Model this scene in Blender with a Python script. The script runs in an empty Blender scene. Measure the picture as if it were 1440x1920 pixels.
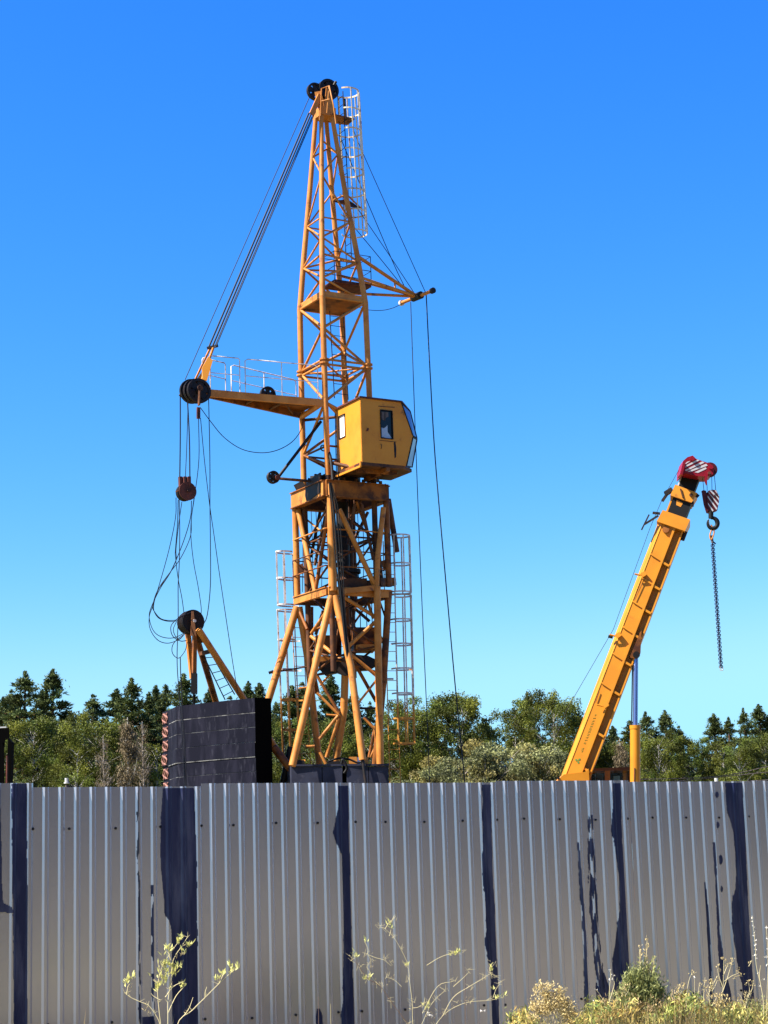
import bpy, bmesh, math, random
import numpy as np
from mathutils import Matrix, Vector, noise
random.seed(7); np.random.seed(7)
sc = bpy.context.scene
V = Vector
# ------------------------------------------------------------------ camera
FPX = 3450.0
PITCH = math.atan(FPX / 17470); ROLL = math.radians(1.8)
cF = V((0, math.cos(PITCH), math.sin(PITCH)))
_r = V((1, 0, 0)); _u = V((0, -math.sin(PITCH), math.cos(PITCH)))
cR = math.cos(ROLL) * _r - math.sin(ROLL) * _u
cU = math.sin(ROLL) * _r + math.cos(ROLL) * _u
EYE = V((0, 0, 1.5))
cam = bpy.data.cameras.new('camera'); camo = bpy.data.objects.new('camera', cam)
sc.collection.objects.link(camo)
camo.matrix_world = Matrix(((cR.x, cU.x, -cF.x, EYE.x), (cR.y, cU.y, -cF.y, EYE.y), (cR.z, cU.z, -cF.z, EYE.z), (0, 0, 0, 1)))
cam.lens = FPX / 1920 * 36; cam.clip_end = 6000; cam.clip_start = 0.1
sc.camera = camo
# ------------------------------------------------------------------ sky + sun
SUN_EL = math.radians(50); SX, SY = -math.cos(math.radians(21)), -math.sin(math.radians(21))
w = bpy.data.worlds.new('World'); sc.world = w; w.use_nodes = True
nt = w.node_tree; nt.nodes.clear(); L = nt.links
sky = nt.nodes.new('ShaderNodeTexSky'); sky.sky_type = 'NISHITA'; sky.sun_disc = False
sky.sun_elevation = SUN_EL; sky.sun_rotation = math.atan2(SX, SY)
sky.air_density = 1; sky.dust_density = 0; sky.ozone_density = 6
sep = nt.nodes.new('ShaderNodeSeparateColor'); L.new(sky.outputs[0], sep.inputs[0])
comb = nt.nodes.new('ShaderNodeCombineColor')
# a phone's vivid rendering of a clear sky: one response curve per channel, the same over the whole dome
for i, (gain, power, cap) in enumerate(((3.95, 2.15, 2.75), (1.34, 1.19, 5.7), (.853, .25, 9.))):
    a = nt.nodes.new('ShaderNodeMath'); a.operation = 'MULTIPLY'; a.inputs[1].default_value = .1
    b = nt.nodes.new('ShaderNodeMath'); b.operation = 'POWER'; b.inputs[1].default_value = power
    c = nt.nodes.new('ShaderNodeMath'); c.operation = 'MULTIPLY'; c.inputs[1].default_value = gain * 10
    d = nt.nodes.new('ShaderNodeMath'); d.operation = 'SMOOTH_MIN'; d.inputs[1].default_value = cap; d.inputs[2].default_value = 1.4 if i < 2 else .3
    L.new(sep.outputs[i], a.inputs[0]); L.new(a.outputs[0], b.inputs[0]); L.new(b.outputs[0], c.inputs[0])
    L.new(c.outputs[0], d.inputs[0]); L.new(d.outputs[0], comb.inputs[i])
bg = nt.nodes.new('ShaderNodeBackground'); bg.inputs[1].default_value = .05
wo = nt.nodes.new('ShaderNodeOutputWorld')
L.new(comb.outputs[0], bg.inputs[0]); L.new(bg.outputs[0], wo.inputs[0])
sun = bpy.data.lights.new('sun', 'SUN'); sun.energy = 5; sun.angle = math.radians(.5); sun.color = (1, .93, .82)
suno = bpy.data.objects.new('sun', sun); sc.collection.objects.link(suno)
sdir = V((SX * math.cos(SUN_EL), SY * math.cos(SUN_EL), math.sin(SUN_EL)))
suno.rotation_euler = sdir.to_track_quat('Z', 'Y').to_euler()
sc.view_settings.view_transform = 'Standard'; sc.view_settings.look = 'None'
sc.view_settings.exposure = 1.7; sc.view_settings.gamma = 1; sc.view_settings.use_curve_mapping = False

# ------------------------------------------------------------------ helpers
def at(px, py, Y):
    d = cF * FPX + cR * (px - 720) - cU * (py - 960)
    return EYE + d * (Y / d.y)

def mat(name, col, rough=.6, metal=0, col2=None, scale=3, lo=.45, hi=.62, detail=6, vscale=(1, 1, 1),
        rust=None, rscale=1.5, rlo=.6, rhi=.66, bump=0, bscale=40, tint=False, trans=0, spec=.22, alpha=1):
    K = .62
    col = tuple(c * K for c in col); col2 = tuple(c * K for c in col2) if col2 else None; rust = tuple(c * K for c in rust) if rust else None
    m = bpy.data.materials.new(name); m.use_nodes = True
    n = m.node_tree; n.nodes.clear(); l = n.links
    out = n.nodes.new('ShaderNodeOutputMaterial'); p = n.nodes.new('ShaderNodeBsdfPrincipled')
    l.new(p.outputs[0], out.inputs[0])
    p.inputs['Roughness'].default_value = rough; p.inputs['Metallic'].default_value = metal
    p.inputs['Specular IOR Level'].default_value = spec
    tc = n.nodes.new('ShaderNodeTexCoord'); mp = n.nodes.new('ShaderNodeMapping'); mp.inputs['Scale'].default_value = vscale
    l.new(tc.outputs['Object'], mp.inputs[0])
    def ns(s, det):
        t = n.nodes.new('ShaderNodeTexNoise'); t.inputs['Scale'].default_value = s; t.inputs['Detail'].default_value = det
        t.inputs['Roughness'].default_value = .62
        l.new(mp.outputs[0], t.inputs[0]); return t
    def ramp(src, a, b):
        r_ = n.nodes.new('ShaderNodeMapRange'); r_.inputs['From Min'].default_value = a; r_.inputs['From Max'].default_value = b
        l.new(src, r_.inputs['Value']); return r_.outputs[0]
    def mix(f, a, b, mode='MIX'):
        x = n.nodes.new('ShaderNodeMix'); x.data_type = 'RGBA'; x.blend_type = mode
        for s_, v in ((0, f), (6, a), (7, b)):
            if isinstance(v, (int, float)): x.inputs[s_].default_value = v
            elif isinstance(v, tuple): x.inputs[s_].default_value = (*v, 1)
            else: l.new(v, x.inputs[s_])
        return x.outputs[2]
    c = tuple(col)
    if col2: c = mix(ramp(ns(scale, detail).outputs[0], lo, hi), c, tuple(col2))
    if rust: c = mix(ramp(ns(rscale, 8).outputs[0], rlo, rhi), c, tuple(rust))
    if tint:
        at_ = n.nodes.new('ShaderNodeAttribute'); at_.attribute_name = 'tint'
        c = mix(1.0, c, at_.outputs['Color'], 'MULTIPLY')
    if isinstance(c, tuple): p.inputs['Base Color'].default_value = (*c, 1)
    else: l.new(c, p.inputs['Base Color'])
    if bump:
        bn = n.nodes.new('ShaderNodeBump'); bn.inputs['Strength'].default_value = bump; bn.inputs['Distance'].default_value = .01
        l.new(ns(bscale, 4).outputs[0], bn.inputs['Height']); l.new(bn.outputs[0], p.inputs['Normal'])
    if trans:
        t = n.nodes.new('ShaderNodeBsdfTranslucent'); mx = n.nodes.new('ShaderNodeMixShader'); mx.inputs[0].default_value = trans
        if isinstance(c, tuple): t.inputs[0].default_value = (*c, 1)
        else: l.new(c, t.inputs[0])
        l.new(p.outputs[0], mx.inputs[1]); l.new(t.outputs[0], mx.inputs[2]); l.new(mx.outputs[0], out.inputs[0])
    return m

M = {}
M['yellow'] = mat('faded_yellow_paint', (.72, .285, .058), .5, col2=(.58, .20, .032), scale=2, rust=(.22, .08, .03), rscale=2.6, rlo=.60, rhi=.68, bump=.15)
M['yellow_dirty_shade'] = mat('dirty_yellow_and_shade', (.38, .125, .02), .6, col2=(.19, .06, .014), scale=2, rust=(.09, .03, .015), rscale=1.8, rlo=.5, rhi=.6, bump=.2)  # also on braces lying in shade, darkened here by colour
M['brown'] = mat('rusty_brown_and_shade', (.18, .065, .02), .65, col2=(.09, .035, .015), scale=2, rust=(.05, .02, .012), rscale=1.6, rlo=.5, rhi=.6, bump=.2)  # also on the inner mast, whose inside shade is put into the colour
M['cabin'] = mat('cabin_yellow_paint', (.82, .32, .03), .45, col2=(.74, .27, .025), scale=1.2, rust=(.28, .10, .02), rscale=2.4, rlo=.62, rhi=.72, bump=.05)
M['truck'] = mat('orange_yellow_paint', (.78, .30, .022), .4, col2=(.70, .26, .02), scale=1.5, rust=(.45, .15, .02), rscale=2.6, rlo=.64, rhi=.76)
M['white_rail'] = mat('worn_white_paint', (1.0, .91, .87), .5, col2=(.5, .44, .42), scale=4, rust=(.35, .15, .05), rscale=3, rlo=.6, rhi=.66)
M['cream_rail'] = mat('worn_cream_paint', (1.0, .86, .62), .5, col2=(.85, .62, .36), scale=4, rust=(.35, .15, .05), rscale=3, rlo=.6, rhi=.66)
M['yellow_rail'] = mat('ochre_ladder_paint', (.68, .30, .05), .5, rust=(.35, .12, .03), rscale=3, rlo=.55, rhi=.65)
M['steel'] = mat('dark_greasy_steel', (.012, .010, .011), .55, col2=(.035, .018, .012), scale=4)
M['rope'] = mat('steel_rope', (.008, .009, .02), .6)
M['sling'] = mat('blue_chain_steel', (.02, .015, .07), .5)
M['rust'] = mat('rusty_red_steel', (.16, .045, .03), .7, col2=(.06, .02, .015), scale=4)
M['red'] = mat('crimson_paint', (.36, .01, .025), .4, col2=(.26, .008, .02), scale=5)
M['darkred'] = mat('dark_red_paint', (.12, .012, .018), .5, col2=(.05, .01, .012), scale=6)
M['stripe'] = mat('white_stripe_paint', (.72, .70, .72), .5)
M['black'] = mat('black_paint', (.005, .005, .006), .6, spec=.2)
M['weight'] = mat('tarred_ballast_concrete', (.006, .0065, .016), .85, col2=(.014, .014, .028), scale=1.2, vscale=(2.5, 2.5, .7), rust=(.07, .07, .10), rscale=2.2, rlo=.55, rhi=.88, spec=.08, bump=.4, bscale=20)
M['weight_dark'] = mat('matt_black_and_shade', (.002, .002, .002), .9, spec=.03)  # also colours the counterweight's shaded end, with the shade put in
M['base'] = mat('blue_grey_ballast', (.032, .037, .070), .75, col2=(.02, .022, .045), scale=2, rust=(.09, .09, .13), rscale=3, rlo=.58, rhi=.7, bump=.3)
M['pink'] = mat('faded_pink_paint', (.50, .24, .19), .8, col2=(.2, .09, .08), scale=14, lo=.5, hi=.6)
M['mortar'] = mat('pale_joint_dust', (.26, .26, .26), .9, col2=(.05, .05, .06), scale=2.5, lo=.42, hi=.55)
M['chrome'] = mat('polished_piston_rod', (.35, .42, .75), .22, metal=.85)
M['glass'] = mat('dusty_window_glass', (.012, .014, .02), .15, spec=.3)
M['glassfront'] = mat('sky_reflecting_glass', (.25, .33, .5), .08, metal=.6)
M['curtain'] = mat('pale_curtain', (1.1, 1.0, 1.02), .8)
M['greycloth'] = mat('grey_cloth', (.16, .13, .13), .9, col2=(.05, .04, .04), scale=6, vscale=(3, 3, .5))
M['bluegrey'] = mat('blue_grey_sky_patch', (.42, .55, .72), .7)
M['screw'] = mat('dark_screw', (.012, .012, .02), .5)
M['film'] = mat('navy_peeling_film_and_shadow', (.022, .030, .10), .36, metal=.3, col2=(.05, .055, .135), scale=3.2, vscale=(2.5, 2.5, .4), rust=(.14, .145, .24), rscale=3.4, rlo=.50, rhi=.72, spec=.35)
M['filmthin'] = mat('worn_film_residue', (.05, .055, .085), .5, col2=(.1, .1, .12), scale=10, vscale=(4, 4, .6))
M['green'] = mat('green_marking_paint', (.10, .26, .05), .6)
M['letter'] = mat('faded_olive_lettering', (.34, .24, .025), .6)
M['insul'] = mat('white_porcelain', (.7, .7, .68), .4)

def fence_mat():
    m = mat('grey_primed_steel_sheet', (.83, .79, .90), .38, metal=.70, col2=(.76, .725, .82), scale=1.3, vscale=(1, 1, .3), spec=.5)
    n = m.node_tree; l = n.links
    p = next(x for x in n.nodes if x.type == 'BSDF_PRINCIPLED')
    t = n.nodes.new('ShaderNodeTexNoise'); t.inputs['Scale'].default_value = 3; t.inputs['Detail'].default_value = 2
    mp = next(x for x in n.nodes if x.type == 'MAPPING'); l.new(mp.outputs[0], t.inputs[0])
    r_ = n.nodes.new('ShaderNodeMapRange'); r_.inputs['To Min'].default_value = .21; r_.inputs['To Max'].default_value = .25
    l.new(t.outputs[0], r_.inputs[0]); l.new(r_.outputs[0], p.inputs['Roughness'])
    # each sheet came from a slightly different batch
    oi = n.nodes.new('ShaderNodeObjectInfo'); mr = n.nodes.new('ShaderNodeMapRange'); mr.inputs['To Min'].default_value = .84; mr.inputs['To Max'].default_value = 1.08
    l.new(oi.outputs['Random'], mr.inputs[0]); src = p.inputs['Base Color'].links[0].from_socket
    vm = n.nodes.new('ShaderNodeVectorMath'); vm.operation = 'SCALE'; l.new(src, vm.inputs[0]); l.new(mr.outputs[0], vm.inputs['Scale']); l.new(vm.outputs[0], p.inputs['Base Color'])
    return m
M['fence'] = fence_mat()

class MB:
    """collects shapes in world coordinates, links them as ONE mesh object"""
    def __init__(s): s.v = []; s.f = []; s.sm = []
    def add(s, vs, fs, smooth=False):
        o = len(s.v); s.v += [tuple(v) for v in vs]
        for f in fs: s.f.append(tuple(i + o for i in f)); s.sm.append(smooth)
        return s
    def tube(s, pts, r, n=8, caps=True):
        pts = [V(p) for p in pts]; rr = r if isinstance(r, (list, tuple)) else [r] * len(pts)
        vs = []; fs = []; prev = None
        for i, p in enumerate(pts):
            d = (pts[min(i + 1, len(pts) - 1)] - pts[max(i - 1, 0)]).normalized()
            if prev is None:
                x = d.orthogonal().normalized()
            else:
                x = (prev - d * prev.dot(d))
                x = x.normalized() if x.length > 1e-6 else d.orthogonal().normalized()
            prev = x; y = d.cross(x)
            for k in range(n):
                a = 2 * math.pi * k / n; vs.append(p + (x * math.cos(a) + y * math.sin(a)) * rr[i])
        for i in range(len(pts) - 1):
            for k in range(n):
                fs.append((i * n + k, i * n + (k + 1) % n, (i + 1) * n + (k + 1) % n, (i + 1) * n + k))
        s.add(vs, fs, True)
        if caps and n > 3:
            e = (len(pts) - 1) * n
            s.add(vs[:n], [tuple(range(n))[::-1]]); s.add(vs[e:e + n], [tuple(range(n))])
        return s
    def beam(s, a, b, wid, hei, up=V((0, 0, 1))):
        a = V(a); b = V(b); d = (b - a).normalized(); x = d.cross(up).normalized(); y = x.cross(d)
        vs = []
        for p in (a, b):
            for sx, sy in ((-1, -1), (1, -1), (1, 1), (-1, 1)): vs.append(p + x * sx * wid / 2 + y * sy * hei / 2)
        s.add(vs, [(0, 1, 2, 3)[::-1], (4, 5, 6, 7), (0, 1, 5, 4), (1, 2, 6, 5), (2, 3, 7, 6), (3, 0, 4, 7)])
        return s
    def prism(s, poly, off):
        """closed polygon (list of points) extruded by vector off"""
        n = len(poly); off = V(off); vs = [V(p) for p in poly] + [V(p) + off for p in poly]
        s.add(vs, [tuple(range(n))[::-1], tuple(range(n, 2 * n))] + [(i, (i + 1) % n, (i + 1) % n + n, i + n) for i in range(n)])
        return s
    def disc(s, c, axis, r, t, n=28, groove=.0):
        """wheel: two flanges, grooved rim"""
        c = V(c); ax = V(axis).normalized()
        if groove: pr = [(-t / 2, 0), (-t / 2, r), (-t * .3, r), (0, r - groove), (t * .3, r), (t / 2, r), (t / 2, 0)]
        else: pr = [(-t / 2, 0), (-t / 2, r), (t / 2, r), (t / 2, 0)]
        x = ax.orthogonal().normalized(); y = ax.cross(x); vs = []; fs = []
        m = len(pr)
        for k in range(n):
            a = 2 * math.pi * k / n; e = x * math.cos(a) + y * math.sin(a)
            for (h, rad) in pr: vs.append(c + ax * h + e * max(rad, .004))
        for k in range(n):
            for j in range(m - 1): fs.append((k * m + j, ((k + 1) % n) * m + j, ((k + 1) % n) * m + j + 1, k * m + j + 1))
        s.add(vs, fs); return s
    def ring(s, c, axis, r, tr, n=24, arc=(0, 2 * math.pi), x=None, m=6):
        c = V(c); ax = V(axis).normalized(); x = V(x).normalized() if x is not None else ax.orthogonal().normalized(); y = ax.cross(x)
        pts = [c + (x * math.cos(a) + y * math.sin(a)) * r for a in np.linspace(arc[0], arc[1], n)]
        return s.tube(pts, tr, m)
    def build(s, name, mt, parent=None, **kw):
        me = bpy.data.meshes.new(name)
        off = V((0, 0, 0)); q = parent
        while q is not None: off += q.location; q = q.parent
        if off.length > 0: vs = [(v[0] - off.x, v[1] - off.y, v[2] - off.z) for v in s.v]
        else: vs = s.v
        me.from_pydata(vs, [], s.f); me.polygons.foreach_set('use_smooth', s.sm); me.update()
        me.materials.append(mt)
        bm = bmesh.new(); bm.from_mesh(me); bmesh.ops.recalc_face_normals(bm, faces=bm.faces); bm.to_mesh(me); bm.free()
        o = bpy.data.objects.new(name, me); sc.collection.objects.link(o)
        if parent is not None: o.parent = parent
        for k, v in kw.items(): o[k] = v
        return o

def thing(name, label, cat, loc, group=None):
    o = bpy.data.objects.new(name, None); sc.collection.objects.link(o); o.location = loc
    o['label'] = label; o['category'] = cat
    if group: o['group'] = group
    o.empty_display_size = .3
    return o

def spline(pts, k=6):
    P = [V(p) for p in pts]; P = [P[0] * 2 - P[1]] + P + [P[-1] * 2 - P[-2]]; out = []
    for i in range(1, len(P) - 2):
        a, b, c, d = P[i - 1:i + 3]
        for j in range(k):
            t = j / k
            out.append(.5 * ((2 * b) + (c - a) * t + (2 * a - 5 * b + 4 * c - d) * t * t + (3 * b - a - 3 * c + d) * t ** 3))
    out.append(P[-2]); return out

# ------------------------------------------------------------------ ground
def ground():
    N = 70; xs = np.concatenate([-np.geomspace(3000, 4, 24), np.linspace(-3, 3, 9), np.geomspace(4, 3000, 24)])
    ys = np.concatenate([-np.geomspace(3000, 4, 24), np.linspace(-3, 3, 5), np.geomspace(4, 3000, 40)])
    vs = []; fs = []
    for y in ys:
        for x in xs:
            z = .06 * noise.noise(V((x * .15, y * .15, 0))) if abs(x) < 80 and abs(y) < 160 else 0
            vs.append((x, y, z - .02))
    W = len(xs)
    for j in range(len(ys) - 1):
        for i in range(W - 1): fs.append((j * W + i, j * W + i + 1, (j + 1) * W + i + 1, (j + 1) * W + i))
    m = mat('dry_grassy_soil', (.36, .30, .14), .95, col2=(.24, .23, .09), scale=.6, lo=.42, hi=.58, rust=(.24, .20, .13), rscale=.25, rlo=.5, rhi=.6, bump=.5, bscale=8)
    MB().add(vs, fs, True).build('ground', m, None, kind='structure')
ground()

# ------------------------------------------------------------------ fence
FP0 = V((-2.5525, 12.9868, 0)); FTH = .49543209
ft = V((math.cos(FTH), math.sin(FTH), 0)); fo = V((math.sin(FTH), -math.cos(FTH), 0))   # along, towards the road
PIT = .115; FA = .0140; FH = .0130; RID = .020
def prof(s):
    """height of the rib profile at distance s along the fence (rib k's left flank is centred at s = k * PIT)"""
    u = (s + FA / 2) % PIT
    if u < FA: return FH * u / FA
    if u < FA + RID: return FH
    if u < 2 * FA + RID: return FH * (1 - (u - FA - RID) / FA)
    return 0.
def fpt(s, z, extra=0): return FP0 + ft * s + fo * (prof(s) + extra - FH / 2) + V((0, 0, z))
def fpx(px, py):
    """pixel -> (s, z) on the fence plane"""
    d = cF * FPX + cR * (px - 720) - cU * (py - 960)
    t = (FP0 - EYE).dot(fo) / d.dot(fo); q = EYE + d * t
    return (q - FP0).dot(ft), q.z
fence = thing('metal_fence', 'grey corrugated sheet metal fence with navy streaks along the sheet joints', 'fence', FP0 + ft * 3.3)
sheets = [(-57, -46, .004), (-46, -35, -.01), (-35, -24, .01), (-24, -13, .01), (-13, .35, .012), (.35, 11.4, -.018), (11.4, 22.1, .004), (22.1, 33.4, .0), (33.4, 44.6, .012), (44.6, 55.85, .0), (55.85, 67, .004), (67, 78, .01), (78, 89, .0), (89, 100, -.008), (100, 111, .005)]
for i, (a, b, dz) in enumerate(sheets):
    ss = []
    k0, k1 = int(math.floor(a)) - 1, int(math.ceil(b)) + 1
    for k in range(k0, k1):
        base = k * PIT - FA / 2
        for u in (0, FA, FA + RID * .5, FA + RID, 2 * FA + RID, (2 * FA + RID + PIT) / 2):
            s_ = base + u
            if a * PIT < s_ < b * PIT: ss.append(s_)
    ss = [a * PIT] + ss + [b * PIT]
    zs = np.linspace(.06, 2.2 + dz, 26); vs = []; fs = []
    for z in zs:
        for s_ in ss:
            wv = .0016 * noise.noise(V((s_ * 1.6, z * .8, i * 7.3)))
            q = FP0 + ft * s_ + fo * (prof(s_) - FH / 2 + wv + .002 * (i % 2)) + V((0, 0, z)); vs.append(q)
    n_ = len(ss)
    for j in range(len(zs) - 1):
        for m_ in range(n_ - 1): fs.append((j * n_ + m_, j * n_ + m_ + 1, (j + 1) * n_ + m_ + 1, (j + 1) * n_ + m_))
    o = MB().add(vs, fs).build('sheet', M['fence'], fence)
    sl = o.modifiers.new('thickness', 'SOLIDIFY'); sl.thickness = .0012; sl.offset = 0
for zr in (.45, 1.9):
    MB().beam(fpt(-57 * PIT, zr, -.045), fpt(111 * PIT, zr, -.045), .04, .04, fo).build('rail', M['steel'], fence)
for k in range(-42, 111, 22):
    c = FP0 + ft * (k * PIT) - fo * .11
    MB().beam(c + V((0, 0, -.3)), c + V((0, 0, 2.1)), .06, .06, fo).build('post', M['steel'], fence)

def film(rows, name='film_strip', mt=None, dx=.004, dz=.008, rag=.006, seed=0, hole=0):
    """rows: (y, xl, xr) in picture positions measured on the fence; the strip becomes a skin 2 mm proud of the sheets"""
    R_ = []
    for y, xl, xr in rows:
        sl, z = fpx(xl, y); sr, _ = fpx(xr, y); R_.append((z, sl, sr))
    R_.sort(); zz = [r_[0] for r_ in R_]; a = [r_[1] for r_ in R_]; b = [r_[2] for r_ in R_]
    s0, s1 = min(a) - .02, max(b) + .02; z0, z1 = zz[0], zz[-1]
    cols = int((s1 - s0) / dx) + 1; rws = int((z1 - z0) / dz) + 1
    idx = {}; vs = []; fs = []
    def vid(i, j):
        if (i, j) not in idx:
            s_ = s0 + i * dx; z = z0 + j * dz
            wv = .003
            idx[(i, j)] = len(vs); vs.append(fpt(s_, z, .0045))
        return idx[(i, j)]
    for j in range(rws):
        z = z0 + (j + .5) * dz
        l_ = np.interp(z, zz, a) + rag * noise.noise(V((z * 9, seed, 0))) + rag * .5 * noise.noise(V((z * 40, seed, 3)))
        r_ = np.interp(z, zz, b) + rag * .3 * noise.noise(V((z * 12, seed, 9)))
        for i in range(cols):
            s_ = s0 + (i + .5) * dx
            if l_ <= s_ <= r_:
                if hole and noise.noise(V((s_ * 60, z * 7, seed))) > hole: continue
                fs.append((vid(i, j), vid(i + 1, j), vid(i + 1, j + 1), vid(i, j + 1)))
    if fs: MB().add(vs, fs).build(name, mt or M['film'], fence)
film([(1474, -60, 0), (1600, -60, 3), (1660, -60, 4), (1695, -60, 6), (1703, -60, 20), (1712, 20, 27)], seed=1, rag=.004)
film([(1472, 21, 50), (1600, 22, 50), (1700, 24, 51), (1850, 25, 50), (1935, 26, 51)], seed=2, rag=.006)
film([(1478, 306, 364), (1530, 302, 366), (1600, 301, 368), (1660, 305, 369), (1715, 310, 369), (1730, 318, 369), (1745, 322, 370), (1935, 324, 371)], seed=3, rag=.010)
film([(1474, 634, 653), (1530, 632, 654), (1560, 625, 654), (1585, 632, 655), (1605, 641, 656), (1700, 645, 658), (1800, 643, 661), (1935, 640, 665)], seed=4, rag=.010)
film([(1472, 903, 920), (1560, 904, 922), (1640, 904, 924), (1700, 910, 928), (1770, 909, 930), (1800, 914, 932), (1830, 921, 934), (1935, 923, 937)], seed=5, rag=.010)
film([(1470, 1149, 1164), (1560, 1147, 1166), (1590, 1152, 1168), (1640, 1160, 1171), (1700, 1161, 1174), (1770, 1155, 1178), (1800, 1149, 1180), (1830, 1151, 1181), (1935, 1154, 1185)], seed=6, rag=.010)
film([(1468, 1360, 1392), (1520, 1364, 1395), (1555, 1375, 1397), (1620, 1381, 1400), (1665, 1380, 1402), (1690, 1372, 1403), (1740, 1371, 1406), (1790, 1380, 1409), (1850, 1392, 1413), (1930, 1398, 1418)], seed=8, rag=.010)
film([(1580, 1083, 1085), (1660, 1087, 1091), (1760, 1094, 1098), (1930, 1098, 1105)], seed=9, rag=.006)
film([(1530, 1103, 1111), (1600, 1103, 1116), (1660, 1104, 1119), (1740, 1110, 1123), (1790, 1114, 1128), (1830, 1117, 1134), (1930, 1118, 1144)], seed=10, rag=.016, hole=.08)
film([(1655, 1321, 1323), (1720, 1325, 1329), (1820, 1330, 1334), (1930, 1334, 1340)], seed=11, rag=.004)
film([(1580, 1337, 1340), (1660, 1342, 1345), (1750, 1346, 1350), (1800, 1348, 1356), (1850, 1352, 1357)], seed=12, rag=.008)
for (x, y, a, b) in ((1345, 1490, 3, 6), (1346, 1547, 3.5, 6), (1352, 1612, 3.5, 9), (1353, 1667, 3, 6)):
    film([(y + b * math.sin(t), x - a * math.cos(t), x + a * math.cos(t)) for t in np.linspace(-1.5, 1.5, 9)], name='film_and_shadow_spot', seed=x, rag=.003, dx=.003, dz=.005)
film([(1480, 255, 259), (1700, 258, 262), (1935, 259, 264)], name='residue_streak', mt=M['filmthin'], seed=21, rag=.006, hole=.05)
film([(1660, 283, 287), (1800, 284, 288), (1935, 286, 290)], name='residue_streak', mt=M['film'], seed=22, rag=.004, hole=.12)
film([(1892, 594, 600), (1905, 592, 605), (1940, 592, 607)], name='film_and_shadow_spot', seed=31, rag=.004)  # dark shape at the fence foot, drawn in the film colour
film([(1908, 268, 288), (1940, 267, 289)], name='film_and_shadow_spot', seed=32, rag=.004)  # black object at the fence foot, drawn as a flat dark patch
film([(1826, 1128, 1134), (1850, 1124, 1142), (1880, 1122, 1143), (1925, 1126, 1140)], name='film_and_shadow_spot', seed=33, rag=.012)  # leafy plant shadow, painted as a dark patch in the film colour
film([(1838, 1358, 1366), (1870, 1356, 1372), (1925, 1360, 1376)], name='film_and_shadow_spot', seed=34, rag=.010)
screws = [(62, 1554), (130, 1554), (217, 1553), (301, 1550), (378, 1548), (438, 1547), (518, 1543), (596, 1543), (667, 1541), (723, 1541), (796, 1541), (868, 1539), (932, 1537), (983, 1535), (1050, 1536), (1117, 1537), (1177, 1535), (1224, 1533), (1287, 1533), (1349, 1533), (1404, 1531),
          (385, 1911), (473, 1909), (555, 1903), (635, 1898), (679, 1896), (760, 1893), (908, 1885), (948, 1884), (1091, 1873), (1390, 1857), (1300, 1862), (210, 1917), (90, 1921)]
for x, y in screws:
    s_, z = fpx(x, y); c = fpt(s_, z, .006)
    mb = MB(); mb.disc(c, fo, .0095, .004, 10); mb.disc(c + fo * .004, fo, .0055, .006, 6)
    mb.build('screw', M['screw'], fence)

# ------------------------------------------------------------------ tower crane
AL = math.radians(30)
u = V((math.cos(AL), math.sin(AL), 0)); v = V((-math.sin(AL), math.cos(AL), 0)); Z = V((0, 0, 1))
D = 57.0
crane = thing('tower_crane', 'dismantled yellow lattice tower crane with square mast, cabin and cable pulleys', 'crane', at(640, 1500, D) * 1.0)
crane.location.z = 0
def part(mb, name, m='yellow', parent=crane, **kw): return mb.build(name, M[m] if isinstance(m, str) else m, parent, **kw)
SC = .01735
axis_tab = [(225, 607, 22), (480, 619, 73), (575, 623.5, 90), (752, 629, 92), (905, 635, 94), (1110, 641, 92), (1265, 645, 90)]
CS = {'L': (-1, 1), 'N': (-1, -1), 'R': (1, -1), 'F': (1, 1)}
def mast(y, c, k=1.0):
    cx = np.interp(y, [a[0] for a in axis_tab], [a[1] for a in axis_tab]); s_ = np.interp(y, [a[0] for a in axis_tab], [a[2] for a in axis_tab]) * SC * k
    o = at(cx, y, D); a, b = CS[c]
    return o + u * (a * s_ / 2) + v * (b * s_ / 2)
for c in 'LNRF':
    part(MB().tube([mast(y, c) for y in (215, 350, 480, 575)], [.075, .085, .09, .095], 12), 'mast_leg')
    part(MB().tube([mast(y, c) for y in (575, 697, 752, 905)], .095, 12), 'mast_leg')
    part(MB().tube([mast(y, c) for y in (905, 1110, 1265)], .09, 10), 'mast_leg', 'brown')  # brown stands for the shade inside the cage
def br(a, b, r=.042, m='yellow', name='brace'): part(MB().tube([a, b], r, 8), name, m)
ends = [292, 421, 497, 574, 695, 848]
mids = [338, 460, 538, 632, 768]
for f, (c0, c1) in enumerate((('N', 'L'), ('N', 'R'), ('F', 'R'), ('F', 'L'))):
    for i, my in enumerate(mids):
        dy = 12 if c0 == 'F' else 0
        r_ = (.03, .034, .038, .045, .045)[i]
        br(mast(my + dy, c0), mast(ends[i], c1), r_); br(mast(my + dy, c0), mast(ends[i + 1], c1), r_)
    br(mast(270, c0), mast(292, c1), .03)
    br(mast(885, c0), mast(848, c1), .045, 'yellow_dirty_shade'); br(mast(850, c0), mast(850, c1), .035, 'brown')  # lower bay braces lie in shade, painted in as darker colours
    br(mast(421, c0), mast(421, c1), .028); 
    br(mast(492, c0), mast(500, c1), .035)
    for y in (574, 690, 699): br(mast(y, c0), mast(y, c1), .04)
for c in 'LNRF':    # flange joints
    mb = MB(); p = mast(694, c); mb.disc(p + Z * .06, Z, .15, .05, 12); mb.disc(p - Z * .06, Z, .15, .05, 12); part(mb, 'flange')
br(mast(696, 'L'), mast(696, 'R'), .03); br(mast(696, 'N'), mast(696, 'F'), .03)
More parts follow.
